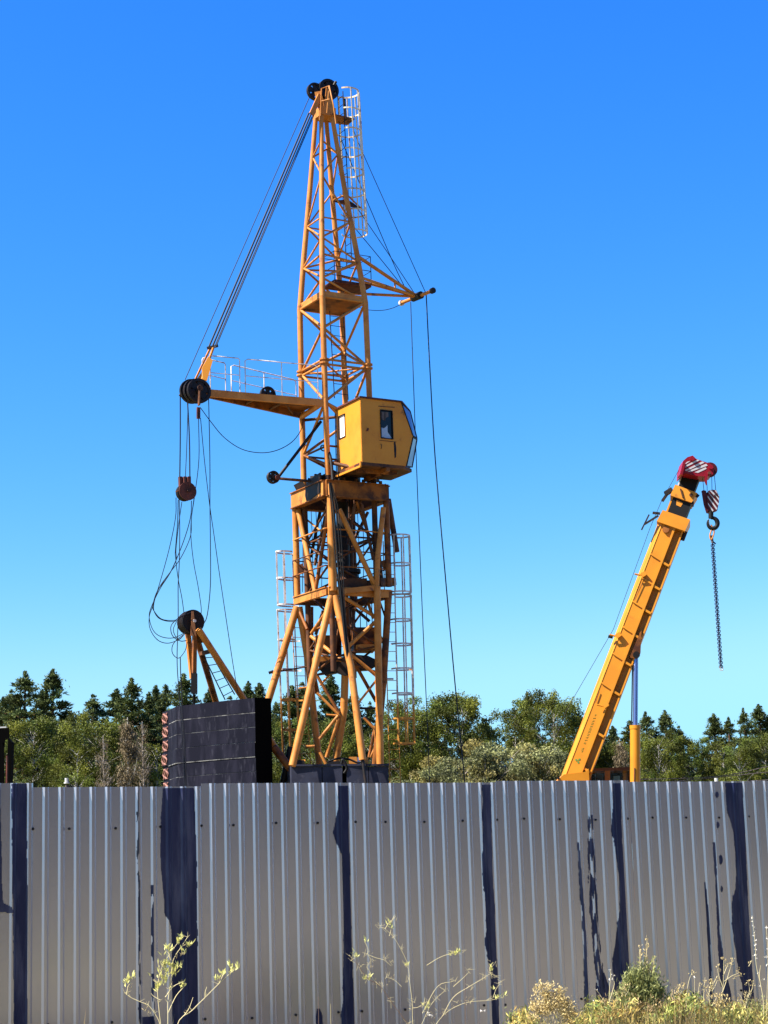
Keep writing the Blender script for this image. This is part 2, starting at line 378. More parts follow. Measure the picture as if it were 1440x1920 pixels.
# lower inner mast zigzag, its inside shade put into brown paint
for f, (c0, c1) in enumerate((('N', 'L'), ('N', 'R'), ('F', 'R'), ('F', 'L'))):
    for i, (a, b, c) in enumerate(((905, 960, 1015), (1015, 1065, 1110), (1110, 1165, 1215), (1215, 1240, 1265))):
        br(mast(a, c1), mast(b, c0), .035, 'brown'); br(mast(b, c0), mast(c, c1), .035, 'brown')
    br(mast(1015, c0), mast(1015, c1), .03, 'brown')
# centre dark hoist column inside
part(MB().tube([mast(940, 'F', .25), mast(1100, 'F', .25)], .20, 10), 'hoist_column', 'steel')
part(MB().tube([at(646, 1100, D), at(652, 1240, D)], .12, 10), 'hoist_column', 'brown')

def plate(pts, t, name, m='yellow'):
    return part(MB().prism(pts, -Z * t), name, m)
# platform at the knee of the head
plate([mast(572, 'L', 1.02), mast(572, 'N', 1.02), mast(572, 'R', 1.02), mast(572, 'F', 1.02)], .05, 'platform', 'yellow_dirty_shade')
part(MB().beam(mast(568, 'L'), mast(568, 'N'), .06, .16), 'platform_beam'); part(MB().beam(mast(568, 'R'), mast(568, 'N'), .06, .16), 'platform_beam')
# upper service platform with rail
pc = mast(520, 'R', .5); a0 = at(628, 540, 56.6); 
pl = [a0, a0 + u * 1.35, a0 + u * 1.35 + v * .8, a0 + v * .8]
plate([p + Z * .3 for p in pl], .09, 'platform', 'rust')
mb = MB()
for p in pl: mb.tube([p + Z * .3, p + Z * 1.25], .014, 5)
for h in (.75, 1.25): mb.tube([p + Z * h for p in pl] + [pl[0] + Z * h], .013, 5)
part(mb, 'platform_railing', 'steel')
# short rest platform halfway up the head
q = at(625, 378, 56.8)
part(MB().prism([q, q + u * .55 + Z * .12, q + u * 1.05 - Z * .12, q + u * .45 - v * .1 - Z * .12], Z * .04), 'rest_platform', 'brown')
br(q + Z * .05, q + u * .5 + Z * .33, .03); br(q + u * .5 + Z * .33, q + u * 1.1 - Z * .12, .03)
# ---- head: box, sheaves
hc = at(607, 222, D)
hb = MB().prism([hc + u * a + v * b for a, b in ((-.25, -.3), (.3, -.3), (.3, .3), (-.25, .3))], Z * .3)
part(hb, 'head_box')
part(MB().prism([hc + u * a + v * b + Z * .02 for a, b in ((.1, -.35), (1.0, -.30), (1.0, .2), (.1, .3))], Z * .05), 'head_platform', 'yellow_dirty_shade')
mb = MB()
for b in (-.28, .1): mb.prism([hc + u * -.12 + v * b + Z * .25, hc + u * .22 + v * b + Z * .25, hc + u * .12 + v * b + Z * .98, hc + u * -.02 + v * b + Z * .98], v * .03)
part(mb, 'head_cheek_plate', 'yellow')
w1 = at(591, 172, 56.9); w2 = at(616, 168, 57.1)
def sheave(c, ax, r, t=.12, m='steel', parent=crane, holes=5):
    mb = MB(); c = V(c); ax = V(ax).normalized()
    # rim ring with groove, hub and spokes
    x = ax.orthogonal().normalized(); y = ax.cross(x)
    n = 30; pr = [(-t / 2, r * .78), (-t / 2, r), (-t * .2, r), (0, r * .9), (t * .2, r), (t / 2, r), (t / 2, r * .78)]
    vs = []; fs = []; k_ = len(pr)
    for k in range(n):
        e = x * math.cos(2 * math.pi * k / n) + y * math.sin(2 * math.pi * k / n)
        for h, rd in pr: vs.append(c + ax * h + e * rd)
    for k in range(n):
        for j in range(k_): fs.append((k * k_ + j, ((k + 1) % n) * k_ + j, ((k + 1) % n) * k_ + (j + 1) % k_, k * k_ + (j + 1) % k_))
    mb.add(vs, fs)
    mb.disc(c, ax, r * .3, t * 1.3, 14)
    for k in range(holes):
        a = 2 * math.pi * k / holes + .4; e = x * math.cos(a) + y * math.sin(a)
        g = ax.cross(e)
        mb.prism([c + e * r * .25 + g * r * .2 - ax * t * .25, c + e * r * .25 - g * r * .2 - ax * t * .25, c + e * r * .82 - g * r * .33 - ax * t * .25, c + e * r * .82 + g * r * .33 - ax * t * .25], ax * t * .5)
    return mb.build('sheave', M[m], parent)
sheave(w1, v, .30); sheave(w2, v, .36); sheave(w2 + v * .2, v, .36)
part(MB().tube([w2 - v * .15, w2 + v * .4], .04, 8), 'axle', 'steel')
mb = MB()
a_ = at(600, 178, 56.7); b_ = at(584, 214, 56.5)
mb.beam(a_, b_, .06, .16); mb.beam(at(596, 172, 56.7), at(602, 202, 56.7), .05, .22)
part(mb, 'guy_bracket')
mb = MB(); mb.tube([at(601, 218, 56.6), at(603, 166, 56.6), at(617, 161, 56.4), at(625, 196, 56.4), at(630, 232, 56.4)], .022, 6); mb.tube([at(602, 190, 56.6), at(618, 186, 56.5)], .02, 6); mb.tube([at(613, 212, 56.6), at(617, 161, 56.5)], .02, 6)
part(mb, 'head_handrail')
mb = MB(); mb.beam(at(645, 186, 57.2), at(648, 225, 57.2), .1, .1); mb.tube([at(630, 153, 57), at(626, 160, 57)], .05, 6); part(mb, 'head_post', 'steel')

# ---- caged ladders
def ladder(b0, b1, side, wid=.36, rung=.3, m='steel', r=.016, rr=.011):
    """b0,b1 bottom/top centre; returns one ladder part"""
    mb = MB(); side = V(side).normalized(); n = int((b1 - b0).length / rung)
    for sgn in (-1, 1): mb.tube([b0 + side * sgn * wid / 2, b1 + side * sgn * wid / 2], r, 6)
    for i in range(n): p = b0.lerp(b1, (i + .5) / n); mb.tube([p - side * wid / 2, p + side * wid / 2], rr, 5)
    return part(mb, 'ladder', m)
def cage(b0, b1, side, out, hoops, r=.36, bars=5, m='white_rail', m2=None, tr=.016, split=None):
    side = V(side).normalized(); out = V(out).normalized()
    for i in range(hoops):
        c = b0.lerp(b1, i / (hoops - 1)) + out * r * .8
        mm = m2 if (m2 and i / (hoops - 1) < split) else m
        mb = MB(); pts = [c + side * math.cos(a) * r + out * math.sin(a) * r for a in np.linspace(-.9, math.pi + .9, 20)]
        for j in range(len(pts) - 1):
            a, b = pts[j], pts[j + 1]
            mb.beam(a, b, .012, .05)
        part(mb, 'cage_hoop', mm)
    for k in range(bars):
        a = math.pi * k / (bars - 1) * 1.1 - .157
        off = out * r * .8 + side * math.cos(a) * (r + .008) + out * math.sin(a) * (r + .008)
        if m2:
            mid = b0.lerp(b1, split)
            part(MB().beam(b0 + off, mid + off, .014, .042, out), 'cage_bar', m2); part(MB().beam(mid + off, b1 + off, .014, .042, out), 'cage_bar', m)
        else: part(MB().beam(b0 + off, b1 + off, .014, .042, out), 'cage_bar', m)
l0 = at(655, 500, 57.2); l1 = at(638, 175, 57.2)
ladder(l0, l1, v)
cage(at(648, 435, 57.2), at(633, 170, 57.2), v, u, 8, r=.42, bars=6, m='cream_rail')
ladder(at(640, 748, 57.0), at(631, 585, 57.0), u, wid=.5)
ladder(at(650, 1240, 57.3), at(640, 775, 57.3), u, wid=.45)
# right-hand outer ladder
up = V((0, 0, 1))
ladder(at(741, 1470, 57.2), at(728, 1015, 57.2), V((.9, .3, 0)), wid=.34, m='yellow_rail')
cage(at(736, 1112, 57.2), at(733, 1006, 57.2), V((.35, .94, 0)), V((.96, -.2, 0)), 3, r=.33, bars=5)
cage(at(741, 1395, 57.4), at(735, 1118, 57.4), V((.35, .94, 0)), V((.96, -.2, 0)), 7, r=.34, bars=5, m2='yellow_rail', split=.26)
ladder(at(574, 1460, 57.6), at(556, 1150, 57.6), V((.9, .3, 0)), wid=.34, m='yellow_rail')
cage(at(556, 1135, 57.8), at(553, 1036, 57.8), V((.35, .94, 0)), V((-.96, -.2, 0)), 3, r=.33, bars=5)
cage(at(568, 1425, 57.8), at(556, 1145, 57.8), V((.35, .94, 0)), V((-.96, -.2, 0)), 6, r=.34, bars=5, m2='yellow_rail', split=.42)

# ---- tail gantry to the left
tp = at(388, 737, 54.55)
nA = mast(772, 'N'); nL = mast(772, 'L')
part(MB().beam(tp, nA, .10, .22), 'gantry_beam', 'yellow'); part(MB().beam(tp + v * .1, nL, .10, .22), 'gantry_beam', 'yellow_dirty_shade')
part(MB().prism([tp + Z * .1, nA + Z * .1, nL + Z * .1, tp + v * .15 + Z * .1], Z * .03), 'gantry_deck', 'yellow_dirty_shade')
br(nA + V((-.2, -.1, -.08)), nL + V((0, -.1, -.08)), .09); br(nA.lerp(tp, .35) - Z * .05, nL.lerp(tp, .35) - Z * .05, .04, 'brown'); br(nA.lerp(tp, .6) - Z * .05, nL.lerp(tp, .6) - Z * .05, .04, 'brown')
br(nA.lerp(tp, .35) - Z * .05, nL.lerp(tp, .1) - Z * .05, .03, 'brown'); br(mast(782, 'L'), mast(782, 'R'), .05, 'brown')
def railing(a, b, posts, h, split=None):
    mb = MB(); r = .017
    segs = [(0, 1)] if not split else [(0, split[0]), (split[1], 1)]
    for s0, s1 in segs:
        p0, p1 = a.lerp(b, s0), a.lerp(b, s1)
        mb.tube([p0, p0 + Z * (h - .06), p0.lerp(p1, .04) + Z * h, p0.lerp(p1, .96) + Z * h, p1 + Z * (h - .06), p1], r, 6)
        mb.tube([p0 + Z * h * .5, p1 + Z * h * .5], r * .8, 6)
        if s1 - s0 > .35:
            for k in range(1, posts): p = p0.lerp(p1, k / posts); mb.tube([p, p + Z * h], r, 6)
    part(mb, 'railing', 'white_rail')
n0 = tp.lerp(nA, .03) + Z * .12; n1 = nA + Z * .12
railing(n0, n1 - u * .25, 2, 1.08, (.27, .32))
f0 = tp.lerp(nL, .0) + v * .1 + Z * .12
railing(f0 - u * .1, nL + Z * .12 - u * .2, 2, 1.02, (.24, .30))
sheave(at(502, 740, 56.1), v, .26)
# sheaves at gantry tip
s1 = at(373, 733, 54.25); s2 = at(359, 734, 54.6)
sheave(s1, v, .385, .10, holes=6); sheave(s2 - v * .0, v, .385, .10, holes=6); sheave(s1.lerp(s2, .5), v, .385, .10, holes=6)
part(MB().tube([s1 - v * .25, s2 + v * .2], .05, 8), 'axle', 'steel')
mb = MB(); mb.beam(at(375, 722, 54.0), at(373, 760, 54.0), .04, .12, v); mb.disc(at(375, 727, 53.98), v, .08, .06, 12); part(mb, 'hanger_plate', 'brown')
part(MB().tube([at(336, 741, 54.5), at(350, 738, 54.4)], .03, 6), 'axle_pin', 'steel')
mb = MB(); mb.prism([at(x, y, 54.3) for x, y in ((379, 690), (391, 668), (399, 676), (388, 714), (381, 712))], v * .04); mb.prism([at(x, y, 54.6) for x, y in ((366, 716), (384, 690), (390, 694), (372, 722))], v * .04)
part(mb, 'link_plate', 'cabin')
mb = MB(); mb.beam(at(375, 722, 54.4), at(400, 652, 54.4), .05, .1, v); mb.beam(at(365, 714, 54.6), at(394, 653, 54.6), .05, .07, v); part(mb, 'link_bar', 'yellow')
part(MB().beam(at(388, 653, 54.5), at(409, 648, 54.5), .08, .07), 'rope_clamp', 'steel')
part(MB().tube([tp, s1], .06, 8), 'tip_link', 'yellow_dirty_shade')

def rope(pts, Y, r=.015, name='rope', m='rope', parent=crane, k=5):
    ys = Y if isinstance(Y, (list, tuple)) else [Y] * len(pts)
    if len(ys) != len(pts): ys = list(np.linspace(ys[0], ys[-1], len(pts)))
    P = [at(x, y, q) for (x, y), q in zip(pts, ys)]
    if len(P) > 2: P = spline(P, k)
    return part(MB().tube(P, r, 6), name, m, parent)
# guy ropes head -> gantry
for (a, b, ya, yb, r) in (((582, 178), (347, 712), 56.9, 54.5, .014), ((579, 212), (391, 652), 56.5, 54.5, .030), ((583, 214), (396, 655), 56.5, 54.5, .030), ((588, 212), (400, 656), 56.6, 54.4, .016), ((592, 208), (404, 652), 56.6, 54.4, .018)):
    rope([a, b], [ya, yb], r, 'guy_rope')
# ropes from gantry tip
for pts, Y, r in (
    ([(338, 735), (338, 820), (337, 897)], 54.5, .020), ([(351, 742), (355, 820), (356, 897)], 54.5, .020), ([(353, 745), (350, 840), (347, 905)], 54.4, .012),
    ([(372, 780), (373, 860), (365, 929), (359, 971), (358, 1006), (363, 1054), (371, 1097), (377, 1137), (377, 1153)], [54.7, 57.3], .012),
    ([(376, 784), (383, 860), (392.6, 943), (400.5, 998), (410, 1066), (422, 1147), (436, 1240), (446, 1300)], [54.7, 57], .012),
    ([(391, 738), (393.5, 860), (393.6, 943), (394.5, 1018), (394.5, 1097), (388.6, 1153), (380.7, 1172)], [54.6, 57.4], .014),
    ([(330, 933), (329, 971), (317, 1030), (299.6, 1093), (286.7, 1135), (279.8, 1157), (281.8, 1180), (295.6, 1200), (315, 1206), (335, 1199), (347, 1188)], [54.7, 57.3], .012),
    ([(359, 939), (357, 971), (343, 1018), (319, 1074), (295.6, 1107), (286.7, 1135), (289.7, 1147), (303.5, 1161), (327, 1163), (337, 1157), (359, 1148)], [54.7, 57.3], .013),
    ([(364, 933), (359, 971), (357, 1006), (339, 1046), (319, 1073), (298, 1103), (288, 1136), (293, 1154), (306, 1163), (328, 1165), (342, 1154)], [54.7, 57.3], .012),
    ([(334, 937), (333, 979), (329, 1030), (329, 1044), (334, 1085), (341, 1121), (345, 1150)], [54.7, 57.2], .013),
    ([(341, 941), (335, 983), (330, 1030), (330, 1050), (318, 1076), (300, 1104), (283, 1140), (280, 1160), (288, 1183), (303, 1194), (325, 1196), (348, 1186)], [54.7, 57.3], .012),
    ([(336, 937), (337, 998), (336, 1058), (334, 1097), (334, 1157), (332, 1236), (335, 1290), (340, 1360), (346, 1475)], [54.5, 54.0], .014),
    ([(338, 1232), (339, 1270), (342, 1330), (347, 1400), (350, 1475)], [54.2, 54.0], .016),
    ([(340, 1325), (345, 1400), (348, 1475)], [54.2, 54.0], .018),
    ([(351, 1204), (347, 1220), (335, 1234), (324, 1226), (323, 1212), (331, 1200), (347, 1188)], 57, .012),
    ([(329, 1163), (321, 1173), (321, 1186), (327, 1196), (339, 1202), (350, 1201)], 57, .014),
    ([(331, 1165), (325, 1180), (329, 1193), (336, 1199), (345, 1190)], 57, .012),
    ): rope(pts, Y, r)
rope([(375.5, 764), (395.5, 791), (420, 820), (453, 842), (489, 849), (520, 844), (547, 829), (564, 807), (569, 785)], [54.3, 57], .013, 'cable', 'rope')
part(MB().beam(at(372, 764, 54.2), at(372, 785, 54.2), .1, .07, v), 'rope_socket', 'rust')
# lower deflector wheel
w3 = at(512, 895, 55.9); sheave(w3, v, .20, .14)
br(at(523, 893, 56.1), at(602, 790, 56.4), .05, 'steel'); br(at(521, 897, 56.1), at(602, 904, 56.2), .045, 'brown')
part(MB().disc(at(519, 896, 55.9), v, .08, .2, 10), 'wheel_bracket', 'rust')

# ---- rear fly strut on the right
tipc = at(782, 556, 58.9)
barL = at(753, 568, 59.75); barR = at(811, 545, 58.1)
part(MB().tube([barL, barR], .06, 10), 'strut_bar'); part(MB().disc(barR, barR - barL, .10, .12, 12), 'strut_end_roller', 'steel'); part(MB().disc(barL, barR - barL, .10, .1, 12), 'strut_end_roller', 'white_rail')
part(MB().disc(tipc, barR - barL, .13, .5, 12), 'strut_hub', 'steel')
for a, r in ((mast(486, 'R'), .06), (mast(500, 'F'), .05), (mast(527, 'R'), .05), (mast(532, 'F'), .05)): br(a, tipc, r)
br(mast(486, 'R').lerp(tipc, .62), mast(527, 'R').lerp(tipc, .6), .03)
for pts, Y, r in (([(770, 566), (774, 680), (782, 900), (792, 1150), (800, 1330), (806, 1480)], [59.2, 58], .014), ([(799, 550), (806, 690), (816, 860), (835, 1080), (853, 1280), (873, 1480)], [58.5, 57], .019),
                  ([(662, 234), (676, 277), (799, 551)], [57.5, 58.4], .013), ([(640, 262), (730, 476), (760, 541)], [57.5, 59], .013), ([(671, 392), (727, 474), (779, 553)], [57.5, 58.9], .012), ([(655, 415), (709, 480), (759, 542)], [57.5, 59], .013)):
    rope(pts, Y, r, 'rope')
rope([(753, 570), (735, 578), (715, 582), (690, 581), (672, 576)], [59.7, 57.5], .011, 'cable')

# ---- operator cabin
Bt = at(676, 745, 54.7); cw = .0
def cab(a, b, h): return Bt + u * a + v * b + Z * h       # a: along u, b: along v, h: up from the top near corner
H = -2.03; W = 1.62; LN = 1.45
side_prof = [(0, 0), (LN, 0), (LN + .30, -.98), (LN + .05, H - .02), (0, H)]
def wall_with_hole(P, hole, T, name):
    """quad wall P (4 corners, bl br tr tl in its own 2D (a,h)) with rectangular hole"""
    pass
# near side wall (with window hole) built as frame of quads
def side_wall(b, nrm, win):
    mb = MB(); x0, x1, y0, y1 = win
    ring = [(x0, y0), (x1, y0), (x1, y1), (x0, y1)]
    outer = [(0, H), (LN - .02, H), (LN - .02, 0), (0, 0)]
    vs = [cab(a, b, h) for a, h in outer] + [cab(a, b, h) for a, h in ring]
    inn = [p + nrm * -.05 for p in vs]
    fs = [(0, 1, 5, 4), (1, 2, 6, 5), (2, 3, 7, 6), (3, 0, 4, 7)]
    mb.add(vs + inn, fs + [tuple(i + 8 for i in f) for f in fs] + [(4, 5, 13, 12), (5, 6, 14, 13), (6, 7, 15, 14), (7, 4, 12, 15), (0, 1, 9, 8), (1, 2, 10, 9), (2, 3, 11, 10), (3, 0, 8, 11)])
    return mb
cabin = side_wall(0, -v, (.68, 1.10, -1.22, -.33)).build('cabin', M['cabin'], crane)
mb = MB(); mb.prism([cab(LN - .02, .0, 0), cab(LN + .0, .0, 0), cab(LN + .36, .0, -1.02), cab(LN + .38, 0, -1.07), cab(LN + .36, 0, -1.12), cab(LN + .10, 0, H), cab(LN - .02, 0, H)], v * .05); mb.build('cabin_cheek', M['cabin'], cabin)
# left wall
mb = MB(); x0, x1, y0, y1 = 1.02, 1.42, -1.0, -.28
vs = [cab(0, a, h) for a, h in ((0, H), (W, H), (W, 0), (0, 0), (x0, y0), (x1, y0), (x1, y1), (x0, y1))]
inn = [p + u * .05 for p in vs]; fs = [(0, 1, 5, 4), (1, 2, 6, 5), (2, 3, 7, 6), (3, 0, 4, 7)]
mb.add(vs + inn, fs + [tuple(i + 8 for i in f) for f in fs] + [(4, 5, 13, 12), (5, 6, 14, 13), (6, 7, 15, 14), (7, 4, 12, 15)])
mb.build('cabin_wall', M['cabin'], cabin)
MB().prism([cab(0, W - .05, 0), cab(LN, W - .05, 0), cab(LN, W - .05, H), cab(0, W - .05, H)], v * .05).build('cabin_wall', M['cabin'], cabin)
MB().prism([cab(-.05, -.05, .03), cab(LN + .0, -.05, .03), cab(LN + .49, .30, -.14), cab(LN + .49, W + .05, -.14), cab(LN, W + .05, .03), cab(-.05, W + .05, .03)], -Z * .05).build('cabin_roof', M['rust'], cabin)
MB().prism([cab(0, 0, H), cab(LN, 0, H), cab(LN + .47, .3, H), cab(LN + .47, W, H), cab(0, W, H)], -Z * .10).build('cabin_floor', M['brown'], cabin)
mb = MB(); mb.beam(cab(-.03, -.1, H - .08), cab(-.03, W + .05, H - .08), .16, .09); mb.beam(cab(.9, 0, H - .16), cab(1.0, W, H - .16), .12, .12); mb.beam(cab(.05, .45, H - .16), cab(LN, .45, H - .16), .10, .12); mb.build('cabin_bearer', M['yellow_dirty_shade'], cabin)
MB().beam(cab(-.13, -.12, H - .17), cab(-.13, W, H - .17), .05, .06).build('cabin_bearer', M['cabin'], cabin)
MB().beam(cab(-.13, -.12, H - .17), cab(-.13, -.12, H - .02), .05, .05, u).build('cabin_bearer', M['cabin'], cabin)
MB().beam(cab(.60, -.006, -.1), cab(.60, -.006, H + .03), .010, .016).build('door_seam', M['rust'], cabin)
MB().beam(cab(.62, -.006, -1.30), cab(1.22, -.006, -1.30), .008, .016).build('panel_seam', M['brown'], cabin)
MB().tube([cab(.66, -.01, -1.42), cab(.66, -.05, -1.44), cab(.66, -.05, -1.54), cab(.66, -.01, -1.56)], .010, 6).build('door_handle', M['steel'], cabin)
MB().beam(cab(-.012, .9, -.05), cab(-.012, .9, H + .03), .008, .014).build('panel_seam', M['yellow_dirty_shade'], cabin)
# windows: frame, glass, curtain
def window(x0, x1, y0, y1, P, nrm, cur):
    mb = MB(); t = .024
    for a, b in (((x0, y0), (x1, y0)), ((x1, y0), (x1, y1)), ((x1, y1), (x0, y1)), ((x0, y1), (x0, y0))): mb.beam(P(*a) + nrm * .012, P(*b) + nrm * .012, t, t, nrm)
    mb.build('window_frame', M['black'], cabin)
    MB().prism([P(x0, y0) - nrm * .02, P(x1, y0) - nrm * .02, P(x1, y1) - nrm * .02, P(x0, y1) - nrm * .02], -nrm * .006).build('window_pane', cur, cabin)
window(.68, 1.10, -1.22, -.33, lambda a, h: cab(a, 0, h), -v, M['glass'])
window(1.02, 1.42, -1.0, -.28, lambda a, h: cab(0, a, h), -u, M['curtain'])
P_ = lambda a, h: cab(a, -.004 + .02, h)
MB().prism([P_(a, h) for a, h in ((.71, -1.18), (.71, -.88), (.80, -.9), (.88, -.84), (.93, -.78), (.93, -1.0), (1.02, -1.12), (1.06, -1.19), (.9, -1.2))], -v * .004).build('window_curtain_and_sky', M['bluegrey'], cabin)  # sky through the lower window, painted as a blue-grey patch
MB().prism([P_(a, h) for a, h in ((.71, -.62), (.72, -.38), (.98, -.37), (.97, -.52), (.88, -.56), (.86, -.66), (.78, -.64))], -v * .004).build('window_curtain_and_sky', M['greycloth'], cabin)
# chamfered front panes
c1 = [cab(LN + .0, .0, -.02), cab(LN + .49, .30, -.18), cab(LN + .70, .30, -1.03), cab(LN + .38, .0, -1.05)]
c2 = [cab(LN + .38, .0, -1.09), cab(LN + .70, .30, -1.07), cab(LN + .49, .30, H + .06), cab(LN + .11, 0, H)]
for q in (c1, c2):
    n_ = (q[1] - q[0]).cross(q[3] - q[0]).normalized()
    if n_.dot(-v + u * .3) < 0: n_ = -n_
    MB().prism(q, -n_ * .02).build('front_pane', M['glassfront'], cabin)
    mb = MB()
    for i in range(4): mb.beam(q[i], q[(i + 1) % 4], .032, .032, n_)
    mb.build('pane_frame', M['black'], cabin)
for (h0, h1, o0, o1) in ((-.18, -1.03, .49, .70), (-1.07, H + .06, .70, .49)):
    MB().prism([cab(LN + o0, .30, h0), cab(LN + o0, W, h0), cab(LN + o1, W, h1), cab(LN + o1, .30, h1)], -u * .02).build('front_pane', M['glassfront'], cabin)
MB().prism([cab(a, -.004, h) for a, h in ((1.13, -1.32), (1.18, -1.28), (1.21, -1.5), (1.19, -1.78), (1.14, -1.82), (1.13, -1.6))], -v * .004).build('paint_scar', M['steel'], cabin)
for a, h in ((.22, -.98), (.2, -1.02)): MB().disc(cab(a, -.01, h), v, .035, .02, 8).build('bolt', M['rust'], cabin)
MB().beam(cab(1.24, -.005, -.1), cab(1.24, -.005, H + .03), .012, .02).build('door_seam', M['rust'], cabin)
MB().beam(cab(.62, -.005, -.22), cab(1.2, -.005, -.2), .012, .02).build('door_seam', M['rust'], cabin)
br(mast(770, 'N'), cab(0, W - .1, 0), .05); br(mast(890, 'R'), cab(.6, W, H), .07, 'brown'); br(mast(880, 'N'), cab(.1, .8, H), .06, 'brown')

# ---- slewing frame / outer telescopic cage
s6 = 126 * SC
def ring(y, c, k=1., cx=None):
    cx = 637 if cx is None else cx; o = at(cx, y, D); a, b = CS[c]; return o + u * (a * s6 * k / 2) + v * (b * s6 * k / 2)
R1 = {c: ring(933, c) for c in 'LNRF'}; R2 = {c: ring(1121, c, 1., 642) for c in 'LNRF'}
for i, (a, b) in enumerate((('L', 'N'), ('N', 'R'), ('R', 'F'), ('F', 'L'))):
    part(MB().beam(R1[a], R1[b], .16, .46), 'ring_beam', ('yellow', 'yellow_dirty_shade', 'brown', 'brown')[i])  # far sides browner, their shade put into the paint
    part(MB().beam(R1[a] + Z * .25, R1[b] + Z * .25, .26, .03), 'ring_flange', 'yellow_dirty_shade')
    part(MB().beam(R1[a] - Z * .24, R1[b] - Z * .24, .24, .03), 'ring_flange', 'yellow_dirty_shade')
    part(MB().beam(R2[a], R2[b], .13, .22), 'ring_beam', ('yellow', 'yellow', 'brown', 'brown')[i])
    part(MB().beam(R2[a] + Z * .12, R2[b] + Z * .12, .20, .025), 'ring_flange', 'yellow')
mb = MB()   # dark patch over half of the left beam, and machinery on top
p0 = R1['L'].lerp(R1['N'], .48) - u * .10; p1 = R1['L'].lerp(R1['N'], .93) - u * .10
mb.prism([p0 - Z * .20 - v * .04, p0 - Z * .02 + v * .04, p0 + Z * .25, p0 + Z * .42 - v * .15, p1 + Z * .52, p1 - Z * .1, p0.lerp(p1, .3) - Z * .21], u * .05); part(mb, 'dark_patch', 'steel')
mb = MB()
ctr = at(640, 918, D)
for k in range(26):
    a = random.uniform(-.95, .95); b = random.uniform(-.9, .9); 
    p = ctr + u * a + v * b + Z * random.uniform(.12, .45)
    mb.beam(p, p + V((random.uniform(-.4, .4), random.uniform(-.4, .4), random.uniform(-.15, .15))), random.uniform(.05, .16), random.uniform(.05, .2))
mb.tube([ctr - Z * .1, ctr + Z * .45], .62, 20)
part(mb, 'slewing_gear', 'steel')
for t in (.12, .3, .5, .62, .8, .9): part(MB().beam(R1['N'].lerp(R1['R'], t) + Z * .25, R1['N'].lerp(R1['R'], t) + Z * .38, .08, .08, u), 'bolt_lug', 'brown')
part(MB().beam(at(712, 917, 56.6), at(724, 909, 56.5), .06, .08), 'bolt_lug', 'steel')
# cage members  (a, b given as picture point + distance)
DL, DN, DR, DF = D + .39, D - 1.45, D - .39, D + 1.45
def seg(x0, y0, Y0, x1, y1, Y1, r=.08, m='yellow', name='brace', n=10): part(MB().tube([at(x0, y0, Y0), at(x1, y1, Y1)], r, n), name, m)
seg(620, 908, DN, 624, 1108, DN, .13, 'yellow', 'cage_post'); seg(553, 945, DL, 558, 1120, DL, .10, 'yellow', 'cage_post'); seg(724, 938, DR, 729, 1100, DR, .10, 'yellow_dirty_shade', 'cage_post')
seg(660, 950, DF, 665, 1130, DF, .10, 'brown', 'cage_post')
seg(719, 952, DR - .25, 708, 1047, DR - .45, .085); seg(708, 1047, DR - .45, 706, 1102, DR - .45, .085)
seg(559, 957, DL - .1, 591, 1108, D - .6, .08); seg(636, 955, DN, 705, 1103, DR - .4, .08)
seg(616, 955, DN + .1, 592, 1106, D - .6, .06, 'yellow_dirty_shade'); seg(566, 955, DL, 574, 1050, DL + .3, .05, 'brown')
seg(728, 936, DR + .4, 744, 1035, DR + .4, .09, 'brown', 'loose_pipe')
seg(665, 945, D - .8, 652, 1020, D - .8, .045, 'brown'); seg(678, 945, D - .7, 700, 1050, D - .6, .05, 'brown'); seg(668, 940, D - .8, 690, 1000, D + .2, .045, 'yellow_dirty_shade')
seg(572, 955, DL + .5, 582, 1108, DL + .3, .06, 'brown'); seg(600, 960, D + .6, 583, 1045, D + .6, .05, 'steel'); seg(614, 950, D + .3, 590, 1060, D + .3, .05, 'brown')
seg(575, 974, DL, 603, 997, D - .3, .03, 'yellow'); seg(700, 940, D + .5, 716, 1090, D + .5, .06, 'brown'); seg(690, 960, D + .8, 665, 1010, D + .8, .05, 'brown')
for (y0, m, r) in ((1006, 'yellow', .025), (1045, 'brown', .02), (1074, 'yellow_dirty_shade', .022)):
    dy = 20
    br(ring(y0, 'L'), ring(y0, 'N'), r, m); br(ring(y0, 'N'), ring(y0, 'R'), r, m); br(ring(y0, 'F'), ring(y0, 'R'), r, 'brown'); br(ring(y0, 'L'), ring(y0, 'F'), r, 'brown')
# jacking frame between
for (x, y, Y) in ((562, 1068, DL), (619, 1055, DN + .2), (720, 1060, DR + .1)):
    part(MB().beam(at(x - 4, y, Y), at(x + 8, y - 4, Y), .15, .25), 'guide_bracket', 'yellow_dirty_shade')
part(MB().beam(at(632, 1110, DN), at(706, 1102, DR - .45), .10, .16), 'ledge_beam', 'yellow')
plate([at(640, 1088, D - .9), at(704, 1088, D - .5), at(742, 1086, D + .6), at(664, 1092, D + 1.0)], .22, 'service_deck', 'brown')
part(MB().beam(at(712, 1091, D - .3), at(741, 1090, D + .4), .08, .24), 'service_deck_end', 'yellow_dirty_shade')
mb = MB(); mb.prism([at(644, 1085, D - .9), at(688, 1084, D - .7), at(688, 1100, D - .7), at(644, 1101, D - .9)], V((0, .5, 0))); part(mb, 'winch_cabinet', 'brown')
part(MB().disc(at(655, 1072, D), Z, .36, .12, 16), 'collar', 'steel'); part(MB().disc(at(655, 1082, D), Z, .28, .2, 16), 'collar', 'brown')
